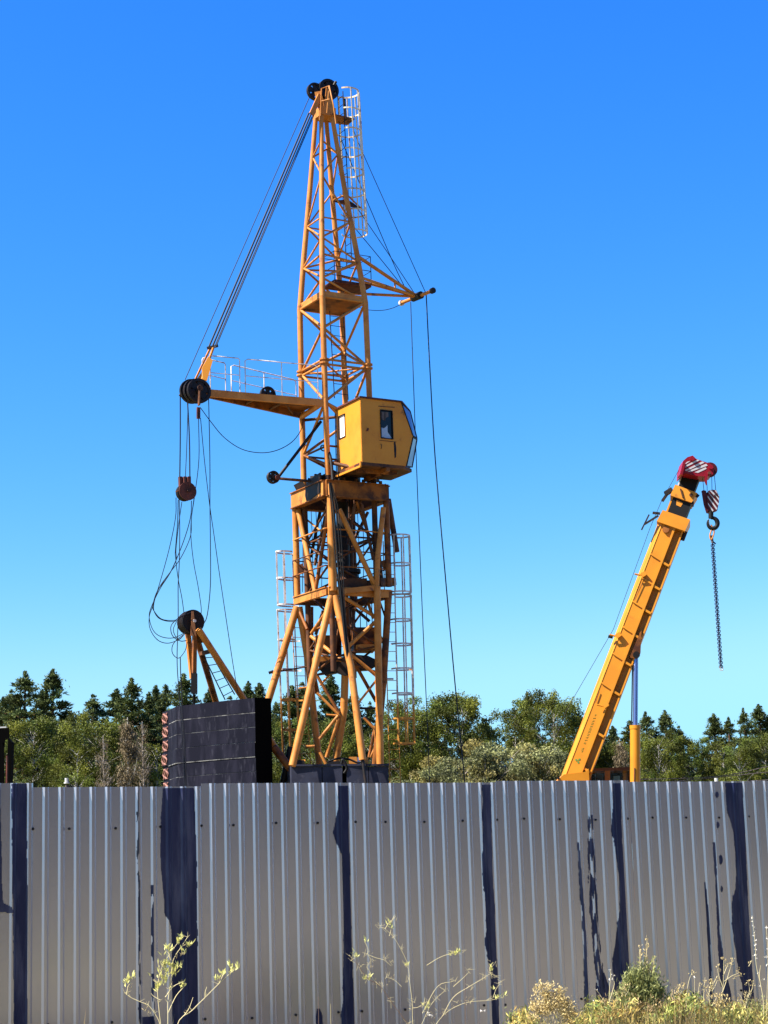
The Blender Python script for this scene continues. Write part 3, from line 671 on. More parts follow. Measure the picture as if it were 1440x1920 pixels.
# lower splayed legs
def leg(pts, r, m='yellow'): part(MB().tube([at(*p) for p in pts], r, 12), 'splayed_leg', m)
leg([(557, 1138, DL), (505, 1307, DL - .2), (458, 1465, DL - .4)], .115)
leg([(621, 1118, DN), (548, 1436, DN - 1.0)], .11)
leg([(628, 1118, DN), (658, 1250, DN - .5), (680, 1425, DN - .9)], .11, 'yellow')
leg([(707, 1100, DR - .45), (713, 1436, DR - .5)], .115)
leg([(729, 1110, DR), (719, 1275, DR), (704, 1433, DR + .1)], .11, 'yellow_dirty_shade')
leg([(561, 1138, DL), (578, 1244, DL + .2), (599, 1436, DL + .4)], .11, 'yellow')
leg([(582, 1138, DL + .4), (582, 1244, DL + .5), (594, 1300, DL + .5)], .10, 'yellow_dirty_shade')
leg([(647, 1262, D), (645, 1330, D + .1), (629, 1430, D + .2)], .12, 'yellow')
leg([(634, 1160, D + .9), (635, 1240, D + .7)], .1, 'yellow_dirty_shade'); leg([(662, 1125, D + 1.2), (655, 1200, D + .6)], .12, 'brown')
leg([(680, 1425, DN - .9), (687, 1480, DN - 1.0)], .05, 'steel')
for s_ in ((611, 1148, D - 1, 584, 1187, D, .05, 'yellow'), (631, 1160, D - .9, 588, 1183, D, .04, 'yellow_dirty_shade'), (583, 1193, D, 640, 1238, D - .8, .06, 'yellow'), (645, 1120, D - 1.2, 706, 1158, D - .6, .06, 'yellow'),
           (706, 1164, D - .7, 654, 1211, D - .9, .06, 'yellow'), (657, 1226, D - .9, 706, 1267, D - .7, .055, 'yellow'), (660, 1235, D - .5, 705, 1315, D + .2, .055, 'yellow_dirty_shade'), (705, 1276, D - .7, 673, 1317, D - .4, .035, 'yellow'),
           (594, 1266, D, 636, 1337, D, .05, 'yellow_dirty_shade'), (594, 1299, D, 635, 1340, D, .045, 'yellow'), (634, 1342, D, 599, 1386, D, .05, 'yellow'), (634, 1350, D, 612, 1420, D + .1, .06, 'yellow'), (612, 1340, D, 638, 1342, D, .03, 'yellow'),
           (682, 1345, D, 702, 1366, D, .05, 'yellow'), (703, 1360, D, 707, 1433, D, .06, 'yellow'), (702, 1370, D, 692, 1420, D, .05, 'yellow_dirty_shade'), (706, 1398, D, 694, 1420, D, .05, 'yellow'), (675, 1328, D - .3, 706, 1328, D - .4, .035, 'steel'),
           (600, 1410, D - .2, 611, 1432, D - .2, .05, 'yellow'), (506, 1262, DL, 575, 1250, DL, .025, 'brown'), (600, 1242, D - .8, 650, 1234, D - 1, .02, 'brown'), (664, 1140, D + .3, 693, 1165, D + .3, .05, 'brown'),
           (690, 1130, D + .6, 700, 1160, D + .6, .05, 'yellow'), (598, 1265, D + .4, 620, 1262, D + .2, .03, 'yellow_dirty_shade'), (600, 1285, D, 618, 1265, D, .035, 'yellow'), (606, 1145, D + .2, 592, 1190, D + .4, .05, 'brown'),
           (624, 1115, DN + .2, 640, 1180, D, .06, 'brown'), (560, 1143, DL, 576, 1180, D, .05, 'yellow_dirty_shade'), (713, 1130, DR, 730, 1180, DR, .03, 'brown'), (720, 1273, DR, 738, 1273, DR, .03, 'white_rail'), (706, 1180, D, 724, 1215, D, .05, 'brown'),
           (572, 1400, D, 590, 1399, D, .045, 'yellow'), (576, 1289, D, 560, 1291, D, .03, 'yellow')):
    seg(*s_)
part(MB().tube([at(504, 1262, DL), at(511, 1259, DL), at(515, 1266, DL)], .05, 6), 'hook_lug', 'steel')
def cabinet(x0, y0, x1, y1, Y, dep, m, name='winch_cabinet'):
    a, b, c, d = at(x0, y0, Y), at(x1, y0, Y + .2), at(x1, y1, Y + .2), at(x0, y1, Y)
    return part(MB().prism([a, b, c, d], V((-.1, dep, 0))), name, m)
cabinet(592, 1191, 632, 1222, D - .3, .8, 'brown'); cabinet(664, 1176, 704, 1219, D - .3, .8, 'yellow_dirty_shade'); cabinet(588, 1230, 640, 1240, D - .5, .9, 'yellow', 'deck_edge'); cabinet(673, 1208, 704, 1216, D - .55, .2, 'yellow', 'deck_edge')
mb = MB(); rr = random.Random(3)
pts = [(597, 1236), (640, 1232), (668, 1228), (690, 1229), (705, 1236), (704, 1250), (690, 1258), (668, 1256), (648, 1268), (632, 1262), (610, 1264), (598, 1254)]
mb.prism([at(x, y + rr.uniform(-2, 2), D - .3) for x, y in pts], V((0, .5, .02))); part(mb, 'hanging_tarp', 'steel')
for x in (640, 650, 675, 687, 697): part(MB().tube([at(x, 1130, D + .5), at(x + 1, 1180, D + .3)], .015, 5), 'conduit', 'rope')
# power cables running down the near corner
for k, (o, r) in enumerate(((0, .035), (5, .02), (-4, .018), (9, .015))):
    rope([(618 + o * .3, 905), (626 + o, 960), (634 + o, 1060), (640 + o * .6, 1120), (650 + o * .3, 1220), (662, 1300), (672, 1370), (681, 1430), (687, 1480)], [55.2, 54.9], r, 'power_cable', 'black')
for k in range(7):
    x = 565 + k * 9 + (k > 4) * 60
    rope([(x, 950), (x + 3, 1030), (x + 2, 1110)], D + 1.2, .012, 'conduit')
rope([(612, 838), (620, 860), (624, 900)], [56, 55.5], .05, 'power_cable', 'black')
part(MB().ring(at(606, 840, 56), v, .09, .02), 'cable_loop', 'steel')
# base of the tower: ballast slab blocks
def block(x0, x1, y0, Y0, Y1, m='base', name='base_block'):
    a = at(x0, y0, Y0); b = at(x1, y0, Y1); h = a.z
    return part(MB().prism([V((a.x, a.y, 0)), V((b.x, b.y, 0)), V((b.x, b.y, h)), V((a.x, a.y, h))], V((-.3, 2.0, 0))), name, m)
block(546, 603, 1436, 55.0, 55.0); block(604.5, 641, 1437, 55.0, 55.0); block(650, 690, 1436, 55.0, 55.05); block(691.5, 728, 1437, 55.05, 55.1)
part(MB().prism([at(642, 1436, 55.2), at(649, 1436, 55.2), at(649, 1490, 55.2), at(642, 1490, 55.2)], V((0, 1.5, 0))), 'base_gap_plate', 'weight_dark')
part(MB().beam(at(545, 1435, 54.97), at(730, 1434, 55.07), .08, .05), 'base_edge', 'base')
for (x0, x1, y0, y1, Y, m) in ((654, 690, 1419, 1432, 55.6, 'yellow'), (670, 676, 1420, 1434, 55.4, 'curtain'), (614, 650, 1427, 1434, 55.6, 'steel'), (545, 570, 1425, 1436, 55.6, 'steel')):
    a, b, c, d = at(x0, y0, Y), at(x1, y0, Y), at(x1, y1, Y), at(x0, y1, Y)
    part(MB().prism([a, b, c, d], V((0, .4, 0))), 'base_junk', m)
rope([(615, 1428), (635, 1422), (655, 1424), (670, 1430), (680, 1428)], 55.3, .03, 'power_cable', 'black'); rope([(640, 1432), (643, 1424), (650, 1440), (645, 1450)], 55.0, .04, 'power_cable', 'black')
seg(512, 1400, 56, 548, 1445, 56, .12, 'yellow_dirty_shade', 'outrigger'); seg(545, 1400, 56.5, 530, 1470, 56.5, .10, 'steel', 'outrigger')

# ------------------------------------------------------------------ left A-frame with pulley
af = thing('pulley_tower', 'yellow A-frame with black cable pulley on top, standing behind the dark counterweight', 'pulley tower', V((at(380, 1400, 58.9).x, 57, 0)))
def afp(mb, n, m='yellow', **k): return mb.build(n, M[m], af, **k)
wc = at(357, 1167, 57.6)
for k in range(4): 
    mb = MB(); mb.disc(wc + v * (k - 1.5) * .13, v, .375 - .02 * (k == 3), .10, 30, groove=.05); afp(mb, 'sheave', 'steel')
afp(MB().tube([wc - v * .4, wc + v * .4], .05, 8), 'axle', 'brown'); afp(MB().disc(at(365, 1164, 57.2), v, .05, .05, 10), 'axle_cap', 'white_rail')
afp(MB().prism([at(360, 1146, 57.2), at(363, 1146, 57.2), at(368, 1192, 57.2), at(358, 1192, 57.2)], v * .04), 'cheek_plate', 'brown')
afp(MB().beam(at(352, 1185, 57.8), at(361, 1272, 57.9), .10, .16), 'front_leg', 'yellow'); afp(MB().beam(at(365, 1182, 57.5), at(364, 1264, 57.6), .12, .16), 'front_leg', 'yellow_dirty_shade')
afp(MB().prism([at(358, 1262, 57.5), at(369, 1262, 57.5), at(369, 1300, 57.5), at(358, 1300, 57.5)], V((0, .2, 0))), 'shackle', 'black'); afp(MB().tube([at(363.5, 1298, 57.6), at(364, 1330, 57.8)], .035, 8), 'pull_rod', 'black')
afp(MB().tube([at(366, 1186, 57.9), at(405, 1316, 59.5), at(450, 1470, 61.4)], .10, 10), 'rear_leg', 'yellow_dirty_shade'); afp(MB().tube([at(372, 1180, 57.3), at(455, 1308, 58.7), at(560, 1470, 60.5)], .105, 10), 'rear_leg', 'yellow')
afp(MB().prism([at(364, 1190, 57.6), at(380, 1186, 57.5), at(383, 1203, 57.6), at(372, 1208, 57.7)], V((0, .06, 0))), 'gusset', 'brown')
afp(MB().beam(at(375, 1226, 58.2), at(395, 1221, 57.8), .10, .12), 'cross_member', 'brown')
mb = MB(); a0, a1 = at(380, 1226, 58.2), at(422, 1312, 59.3); b0, b1 = at(396, 1226, 57.9), at(440, 1302, 58.9)
mb.tube([a0, a1], .02, 6); mb.tube([b0, b1], .02, 6)
for k in range(6): mb.tube([a0.lerp(a1, (k + .5) / 6), b0.lerp(b1, (k + .5) / 6)], .014, 5)
afp(mb, 'ladder', 'steel')

# hanging pulley block
hbk = thing('pulley_block', 'rusty pulley block hanging on ropes under the left gantry tip', 'pulley', at(347.5, 923, 54.6))
bc = at(347.5, 923, 54.6)
for k in (-1, 0, 1): MB().disc(bc + v * k * .1, v, .27 - .01 * abs(k), .08, 26, groove=.03).build('sheave', M['steel'], hbk)
MB().disc(bc - v * .18, v, .285, .03, 26).build('cheek_plate', M['rust'], hbk)
for x in (338, 346, 354): MB().beam(at(x, 894, 54.5), at(x + .5, 912, 54.5), .09, .12, v).build('lug', M['rust'], hbk)
MB().tube([bc - v * .25, bc + v * .25], .035, 8).build('axle', M['brown'], hbk)
MB().beam(at(329, 922, 54.4), at(338, 919, 54.4), .03, .03).build('pin', M['yellow_dirty_shade'], hbk)

# ------------------------------------------------------------------ counterweight
cwt = thing('counterweight', 'stack of dark tarred concrete ballast slabs with curved face beside the crane base', 'counterweight', V((at(410, 1400, 57).x, 57, 0)))
hz = 339.0
plan = [(305, 58.9), (316, 58.3), (331, 57.0), (360, 56.55), (400, 56.0), (440, 55.5), (479, 55.1)]
P2 = []
for x, Y in plan:
    d = at(x, 1400, Y); P2.append(V((d.x, d.y, 0)))
endp = at(510, 1400, 55.5); P2.append(V((endp.x, endp.y, 0)))
ztop = at(479, 1308.5, 55.1).z
hcs = 27.4 * 55.1 / 3450 
back = [p + V((-.12, 1.3, 0)) for p in P2]
zt = ztop; k = 0
jr = random.Random(5)
while zt > .1:
    zb = max(zt - hcs, 0.0); g = .020
    off = V((jr.uniform(-.02, .02), jr.uniform(-.025, .025), 0))
    front = P2[1:7]
    poly = [p + off for p in front] + [back[6] + off, back[1] + off]
    MB().prism([V((p.x, p.y, zb + g)) for p in poly], Z * (zt - zb - g * 1.0)).build('slab', M['weight'], cwt)
    # dusty joint under each slab
    jp = [p + V((0, .012, 0)) + off for p in front] + [back[6], back[1]]
    MB().prism([V((p.x, p.y, zb - g * .5)) for p in jp], Z * (g * 1.6)).build('joint', M['mortar'], cwt)
    # painted end with pink marks
    pe = P2[0] + off; pf = P2[1] + off + V((-.003, 0, 0))
    MB().prism([V((q.x, q.y, zb + g)) for q in (pe, P2[1] + off + V((-.005, 0, 0)), back[1] + off + V((-.005, 0, 0)), back[0] + off)], Z * (zt - zb - g)).build('end_slab', M['weight'], cwt)
    dd = (pf - pe); nn = V((dd.y, -dd.x, 0)).normalized(); 
    if nn.y > 0: nn = -nn
    mb = MB()
    for j in range(4):
        base = pe.lerp(pf, .12 + j * .24); amp = .09
        sp = [base + dd * amp * math.sin(t * 9 + j * 1.3) * .9 + nn * .02 + Z * (zb + .05 + (zt - zb - .12) * t) for t in np.linspace(0, 1, 14)]
        mb.tube(spline(sp, 2), .018, 5)
    mb.build('painted_mark', M['pink'], cwt)
    zt = zb; k += 1
e0 = P2[6] + V((.004, -.02, 0)); e1 = P2[7]
MB().prism([V((e0.x, e0.y, 0)), V((e1.x, e1.y, 0)), V((e1.x - .12, e1.y + 1.3, 0)), V((e0.x - .12, e0.y + 1.3, 0))], Z * (ztop + .01)).build('shaded_end', M['weight_dark'], cwt)  # end turned from the sun, its shade put into a blacker colour

# ------------------------------------------------------------------ mobile crane on the right
TD = 42.0
tk = thing('mobile_crane', 'orange-yellow telescopic truck crane with raised boom behind the fence', 'truck crane', V((at(1130, 1460, TD).x, TD, 0)))
def tp_(mb, n, m='truck', parent=None, **kw): return mb.build(n, M[m], parent or tk, **kw)
# boom local frame: along the boom b, across the side face c (right/down), towards the viewer -y, seen slightly from below
b0 = at(1043, 1500, TD); b1 = at(1247, 968, TD)
bd = (b1 - b0).normalized(); bn = V((-.2, -1, -.05)); bn = (bn - bd * bn.dot(bd)).normalized()
bc_ = bd.cross(bn).normalized()
if bc_.x < 0: bc_ = -bc_
LB = (b1 - b0).length
# section in (c, n): the near side plane at n=0. hexagonal box boom
def bp(t, c, n): return b0 + bd * t + bc_ * c * .93 + bn * n
def hexsec(t0, t1, w_, d_, mb=None, c0=0, rec=.0):
    """w_ = width of the side face, d_ = depth; the strip right of the ridge is set back by rec"""
    mb = mb or MB(); k_ = .34 / .53
    sec = [(c0 - .02, -.02), (c0, 0), (c0 + w_ * k_, .0), (c0 + w_ * k_, -rec), (c0 + w_, -rec), (c0 + w_, -d_), (c0 - .02, -d_)]
    mb.prism([bp(t0, c, n) for c, n in sec], bd * (t1 - t0)); return mb
boom = hexsec(0.3, LB, .53, .55, rec=.16).build('boom', M['truck'], tk)
# top flange (lit), ridge strip and bottom lip
MB().prism([bp(.3, c, n) for c, n in ((.0, .012), (-.115, -.11), (-.115, -.30), (-.03, -.30))], bd * (LB - .3)).build('boom_top_flange', M['truck'], boom)
MB().beam(bp(.75, .325, .02), bp(LB - .1, .325, .02), .05, .05, bn).build('boom_ridge', M['truck'], boom)
MB().beam(bp(.85, .535, -.10), bp(LB - .15, .535, -.10), .035, .16, bn).build('boom_lower_lip', M['truck'], boom)
px_t = lambda y: LB * (1500 - y) / (1500 - 968)
for k, y in enumerate((1040, 1085, 1130, 1178, 1228, 1283, 1360, 1425)):
    t = px_t(y + 6)
    if k < 6: MB().beam(bp(t + .07, .0, .02), bp(t, .33, .02), .035, .045, bn).build('boom_rib', M['truck'], boom)
    MB().beam(bp(t - .02, .34, -.02), bp(t - .05, .53, -.03), .05, .10, bn).build('boom_rib', M['truck'], boom)
# brackets on the boom
for (y, c) in ((1200, -.02), (1084, .02), (1322, .30)):
    t = px_t(y); mb = MB(); mb.beam(bp(t, c - .03, .06), bp(t + .1, c + .04, .06), .10, .08, bn); mb.tube([bp(t, c - .05, .1), bp(t - .02, c - .2, .12)], .02, 6); mb.build('boom_bracket', M['truck'], boom)
MB().tube([bp(px_t(1203), -.13, .05), bp(px_t(1204), -.24, .05)], .035, 8).build('rope_guide', M['steel'], boom)
mb = MB(); mb.tube([bp(px_t(1300) , .03, .03), bp(px_t(1320), .04, .03)], .01, 5); mb.tube([bp(px_t(1085), .08, .03), bp(px_t(1128), .04, .03)], .008, 5); mb.build('boom_pipe', M['yellow_dirty_shade'], boom)
# green mark and faint lettering strokes
cg = bp(px_t(1424), .15, .004)
mb = MB()
for a in range(3):
    t_ = 2 * math.pi * a / 3 + .5; e = bd * math.cos(t_) + bc_ * math.sin(t_); g = bn.cross(e)
    mb.prism([cg + e * .0, cg + e * .04 + g * .025, cg + e * .075, cg + e * .04 - g * .025], bn * .003)
mb.build('emblem', M['green'], boom)
lr = random.Random(11); mb = MB(); 
for k in range(14):
    t = px_t(1408) + k * (px_t(1342) - px_t(1408)) / 13
    if k in (2, ): continue
    for j in range(3):
        kind = lr.choice('vhd'); c0_ = .155; hgt = .055
        if kind == 'v': mb.beam(bp(t + .02 * j, c0_ - hgt / 2, .003), bp(t + .02 * j, c0_ + hgt / 2, .003), .010, .003, bn)
        elif kind == 'h': mb.beam(bp(t, c0_ + lr.uniform(-.02, .02), .003), bp(t + .035, c0_ + lr.uniform(-.02, .02), .003), .010, .003, bn)
        else: mb.beam(bp(t, c0_ - hgt / 2, .003), bp(t + .035, c0_ + hgt / 2, .003), .010, .003, bn)
mb.build('lettering', M['letter'], boom, label='faded olive lettering along the lower boom')
# boom end collar
MB().prism([bp(LB - .20, -.14, .10), bp(LB - .20, .60, .10), bp(LB + .10, .62, .10), bp(LB + .10, -.10, .10)], -bn * .70).build('boom_collar', M['truck'], boom)
MB().disc(bp(LB - .30, .14, .03), bn, .08, .05, 12).build('boom_boss', M['yellow_dirty_shade'], boom)
mb = MB(); mb.beam(bp(LB - .05, -.16, .04), bp(LB - .35, -.40, .04), .04, .05, bn); mb.beam(bp(LB - .1, -.38, .04), bp(LB - .5, -.42, .04), .03, .04, bn); mb.beam(bp(LB + .02, -.14, 0), bp(LB - .02, -.32, 0), .05, .06, bn); mb.tube([bp(LB - .38, .6, -.1), bp(LB - .16, .6, -.1)], .05, 8); mb.build('limit_switch_arm', M['steel'], boom)
# second stage
mb = MB(); hexsec(LB + .05, LB + .70, .46, .42, mb, .03); sec2 = mb.build('boom_section', M['black'], tk)
MB().beam(bp(LB + .1, -.0, -.1), bp(LB + .8, -.0, -.1), .04, .2, bn).build('boom_top_flange', M['truck'], sec2)
MB().prism([bp(LB + .50, -.06, .07), bp(LB + .50, .50, .07), bp(LB + .76, .55, .07), bp(LB + .78, -.04, .07)], -bn * .62).build('boom_collar', M['cabin'], sec2)
mb = MB(); mb.prism([bp(LB + .34, .16, .004), bp(LB + .33, .28, .004), bp(LB + .44, .30, .004), bp(LB + .46, .12, .004)], bn * .003); mb.build('paint_patch', M['cabin'], sec2)
mb = MB(); mb.beam(bp(LB + .72, .12, .085), bp(LB + .54, .26, .085), .03, .03, bn); mb.tube([bp(LB + .66, .42, .08), bp(LB + .66, .42, .11)], .04, 10); mb.build('collar_rib', M['brown'], sec2)
mb = MB(); mb.beam(bp(LB + .66, -.07, .0), bp(LB + .5, -.20, .0), .10, .14, bn); mb.beam(bp(LB + .52, -.15, .0), bp(LB + .32, -.20, .0), .06, .08, bn); mb.beam(bp(LB + .74, .5, .0), bp(LB + .7, .60, .0), .08, .05, bn); mb.beam(bp(LB + .48, .5, .0), bp(LB + .5, .56, .0), .10, .1, bn); mb.build('sheave_bracket', M['steel'], sec2)
# third stage
mb = MB(); hexsec(LB + .72, LB + 1.22, .40, .36, mb, .06); sec3 = mb.build('boom_section', M['black'], tk)
MB().beam(bp(LB + .78, .03, -.1), bp(LB + 1.2, .03, -.1), .04, .16, bn).build('boom_top_flange', M['stripe'], sec3)
# red head with white stripes
HY = TD - .45
def hp(x, y, Y=HY): return at(x, y, Y)
outl = [(1281, 864), (1289, 857), (1299, 854), (1305, 860), (1333, 870), (1340, 878), (1337, 889), (1328, 893), (1310, 893), (1284, 887), (1276, 893), (1277, 878)]
head = MB().prism([hp(x, y) for x, y in outl], V((0, .62, 0))).build('boom_head', M['red'], tk)
for (a, b, c, d) in (((1288, 866), (1295, 864), (1287, 869.5), (1284.5, 870)), ((1287, 872), (1308, 861.5), (1312, 863), (1284, 877)), ((1284.5, 881), (1317, 865), (1321, 867.5), (1286, 883.5)), ((1288.5, 884), (1324, 869.5), (1327, 873), (1294, 885)), ((1302, 885.5), (1323, 876), (1325, 879), (1309, 886.5))):
    MB().prism([hp(x, y, HY - .006) for x, y in (a, b, c, d)], V((0, .004, 0))).build('stripe', M['stripe'], head)
for (x, y, r, m) in ((1298, 860, .055, 'red'), (1333, 876, .05, 'red'), (1330, 887, .035, 'rust')):
    MB().disc(hp(x, y, HY - .03), V((0, 1, 0)), r, .06, 14).build('head_pin', M[m], head)
MB().disc(hp(1331, 881, HY + .3), V((0, 1, 0)), .17, .10, 20, groove=.03).build('head_sheave', M['darkred'], head); MB().disc(hp(1331, 881, HY + .15), V((0, 1, 0)), .17, .10, 20, groove=.03).build('head_sheave', M['darkred'], head)
MB().prism([hp(x, y, HY - .01) for x, y in ((1321, 888), (1328, 888), (1326, 900), (1325, 909), (1322, 902))], V((0, .08, 0))).build('head_lug', M['red'], head)
MB().beam(hp(1281, 868), hp(1275, 893), .06, .4, V((0, 1, 0))).build('head_side', M['red'], head)
# hoist rope along the back of the boom
for pts in ([(1280, 868, 42), (1240, 940, 42), (1218, 992, 42), (1150, 1180, 42), (1063, 1330, 42), (1020, 1440, 42)],):
    MB().tube([at(*p) for p in pts], .006, 5).build('hoist_rope', M['rope'], tk)
# derricking cylinder
cy0 = at(1191, 1490, TD - .1); cy1 = at(1191, 1365, TD - .1); cy2 = at(1192, 1226, TD)
cyl = MB().tube([cy0, cy1], .115, 20).build('cylinder', M['truck'], tk)
MB().tube([cy1 - Z * .02, cy1 + Z * .06], .125, 20).build('cylinder_collar', M['truck'], cyl)
MB().tube([cy1, cy2], .058, 16).build('piston_rod', M['chrome'], cyl)
MB().tube([cy0 + V((-.04, -.12, 0)), at(1190, 1440, TD - .22)], .012, 5).build('grease_streak', M['rust'], cyl)
MB().tube([cy1 + V((-.085, 0, 0)), cy2 + V((-.07, 0, 0))], .014, 6).build('cylinder_pipe', M['rope'], cyl)
mb = MB(); mb.prism([at(x, y, TD - .1) for x, y in ((1203, 1182), (1201, 1225), (1196, 1234), (1184, 1234), (1181, 1232), (1200, 1186))], V((0, .35, 0))); mb.build('cylinder_bracket', M['yellow_dirty_shade'], boom)
MB().disc(at(1192, 1229, TD), V((0, 1, 0)), .08, .3, 14).build('pivot_pin', M['steel'], boom)
# foot of the boom and operator cab
mb = MB(); mb.prism([at(x, y, TD - .2) for x, y in ((1040, 1480), (1046, 1462), (1057, 1452), (1098, 1447), (1104, 1441), (1105, 1480))], V((0, .8, 0))); mb.build('turntable', M['truck'], tk)
MB().disc(at(1047, 1459, TD - .22), V((0, 1, 0)), .03, .04, 8).build('pivot_pin', M['steel'], boom)
CY = TD + .5
cabf = MB().prism([at(x, y, CY) for x, y in ((1105, 1441), (1183, 1438), (1183, 1444), (1105, 1446))], V((0, 1.2, 0))).build('operator_cab', M['brown'], tk)
for x0, x1 in ((1105, 1109), (1134, 1144), (1180, 1184)):
    MB().prism([at(x, y, CY) for x, y in ((x0, 1445), (x1, 1445), (x1, 1500), (x0, 1500))], V((0, .06, 0))).build('cab_pillar', M['yellow_dirty_shade'], cabf)
MB().prism([at(x, y, CY) for x, y in ((1104, 1490), (1184, 1490), (1184, 1560), (1104, 1560))], V((0, 1.2, 0))).build('cab_body', M['truck'], cabf)
MB().prism([at(x, y, CY + 1.1) for x, y in ((1104, 1444), (1184, 1444), (1184, 1500), (1104, 1500))], V((0, .05, 0))).build('cab_back', M['black'], cabf)
MB().prism([at(x, y, CY + .4) for x, y in ((1117, 1449), (1132, 1449), (1132, 1500), (1118, 1500))], V((0, .1, 0))).build('cab_curtain', M['greycloth'], cabf)
MB().prism([at(x, y, CY + .4) for x, y in ((1151, 1455), (1162, 1455), (1166, 1500), (1149, 1500))], V((0, .1, 0))).build('seat_back', M['bluegrey'], cabf)
MB().prism([at(x, y, CY + .5) for x, y in ((1168, 1450), (1178, 1449), (1179, 1500), (1170, 1500))], V((0, .1, 0))).build('cab_curtain', M['greycloth'], cabf)
for x0, x1 in ((1109, 1134), (1144, 1180)):
    g_ = MB().prism([at(x, y, CY + .02) for x, y in ((x0, 1445), (x1, 1445), (x1, 1495), (x0, 1495))], V((0, .005, 0))).build('cab_window', None or M['glass'], cabf)
    gm = bpy.data.materials.get('clear_glass')
    if not gm:
        gm = bpy.data.materials.new('clear_glass'); gm.use_nodes = True; nn_ = gm.node_tree; nn_.nodes.clear()
        o_ = nn_.nodes.new('ShaderNodeOutputMaterial'); tr_ = nn_.nodes.new('ShaderNodeBsdfTransparent'); gl_ = nn_.nodes.new('ShaderNodeBsdfGlossy'); gl_.inputs['Roughness'].default_value = .1
        mx_ = nn_.nodes.new('ShaderNodeMixShader'); mx_.inputs[0].default_value = .06; tr_.inputs[0].default_value = (.75, .8, .8, 1)
        nn_.links.new(tr_.outputs[0], mx_.inputs[1]); nn_.links.new(gl_.outputs[0], mx_.inputs[2]); nn_.links.new(mx_.outputs[0], o_.inputs[0])
    g_.data.materials.clear(); g_.data.materials.append(gm)
# truck chassis hidden behind the fence, so that the boom stands on something
ch = at(1120, 1560, TD + .5)
MB().prism([V((ch.x - 3.2, TD - .6, .75)), V((ch.x + 2.6, TD - .6, .75)), V((ch.x + 2.6, TD + 1.6, .75)), V((ch.x - 3.2, TD + 1.6, .75))], Z * .35).build('chassis', M['truck'], tk)
for x in (-2.6, -1.4, 1.8):
    for y in (-.5, 1.4):
        wl = MB().disc(V((ch.x + x, TD + y, .5)), V((0, 1, 0)), .5, .3, 24).build('wheel', M['black'], tk); MB().disc(V((ch.x + x, TD + y, .5)), V((0, 1, 0)), .22, .33, 16).build('rim', M['white_rail'], wl)

MB().prism([V((b0.x - .5, TD - .5, 1.1)), V((b0.x + .9, TD - .5, 1.1)), V((b0.x + .9, TD + .9, 1.1)), V((b0.x - .5, TD + .9, 1.1))], Z * 1.9).build('slewing_column', M['truck'], tk)
# hook block
hk = thing('hook_block', 'red and white striped hook block hanging from the mobile crane head', 'hook block', at(1332, 940, HY + .2))
HB = HY + .1
MB().prism([at(x, y, HB) for x, y in ((1315, 921), (1318, 919), (1324, 920), (1328, 940), (1330, 962), (1324, 961), (1319, 945))], V((.02, .1, 0))).build('side_plate', M['darkred'], hk)
fp = MB().prism([at(x, y, HB - .05) for x, y in ((1328, 920), (1336, 918), (1343, 919), (1349, 931), (1348, 942), (1345, 957), (1338, 960), (1327, 957), (1326, 935))], V((0, .12, 0))).build('front_plate', M['darkred'], hk)
for (a, b, c, d) in (((1331, 920), (1335, 919), (1348, 934), (1348, 939)), ((1327.5, 922), (1330, 924), (1347.5, 944), (1346.5, 948)), ((1326.5, 929), (1327.5, 933), (1345, 953), (1343.5, 956)), ((1327, 942), (1328, 946), (1338, 957), (1336, 959)), ((1340, 919), (1343, 920), (1348.5, 930), (1347.5, 930.5))):
    MB().prism([at(x, y, HB - .056) for x, y in (a, b, d, c)][:4], V((0, .004, 0))).build('stripe', M['stripe'], fp)
for k in (0, 1): MB().disc(at(1333, 935, HB + .1 + .06 * k), V((0, 1, 0)), .17, .05, 20).build('sheave', M['black'], hk)
MB().tube([at(1333, 958, HB), at(1333, 972, HB)], .06, 10).build('swivel', M['black'], hk)
hcn = at(1336, 981, HB); mb = MB()
pts = [hcn + V((math.cos(a) * .115, 0, math.sin(a) * .125)) for a in np.linspace(math.radians(105), math.radians(-225), 26)]
mb.tube(pts, list(np.interp(np.linspace(0, 1, 26), [0, .25, .6, 1], [.035, .055, .05, .015])), 10); mb.build('hook', M['black'], hk)
MB().tube([at(1328, 974, HB), at(1331, 988, HB)], .012, 6).build('safety_latch', M['curtain'], hk)
for (a, b) in (((1317, 893), (1320, 920)), ((1325, 893), (1326, 920)), ((1334.5, 891), (1335, 919)), ((1339, 886), (1342, 919))):
    MB().tube([at(a[0], a[1], HY + .25), at(b[0], b[1], HB + .05)], .007, 5).build('fall_rope', M['rope'], hk)
# chain sling
cs = thing('chain_sling', 'long dark blue chain sling hanging from the hook of the mobile crane', 'chain', at(1345, 1120, HB))
MB().tube(spline([at(x, y, HB - .02) for x, y in ((1333, 984), (1337, 990), (1339, 998), (1336, 1008), (1333, 1012), (1331, 1004), (1334, 994))], 4), .016, 6).build('shackle', M['yellow'], cs)
MB().tube([at(1334, 1004, HB), at(1336, 1018, HB)], .03, 6).build('coupling', M['greycloth'], cs); MB().beam(at(1335, 1014, HB), at(1342, 1020, HB), .02, .03).build('coupling_tab', M['sling'], cs)
c0, c1 = at(1336, 1018, HB), at(1352, 1252, HB); n_ = 64; mb = MB()
MBs = []
for k in range(n_):
    p = c0.lerp(c1, (k + .5) / n_); ax = (c1 - c0).normalized(); x = V((1, 0, 0)) if k % 2 else V((.3, .95, 0)); x = (x - ax * x.dot(ax)).normalized(); nrm = ax.cross(x)
    for dx in (-.021, .021):
        mb2 = MB() if False else mb
        ring_pts = [p + nrm * 0 + x * dx + ax * .032 * math.sin(a) + x * .018 * math.cos(a) for a in np.linspace(0, 2 * math.pi, 9)]
        mb.tube(ring_pts, .011, 4, caps=False)
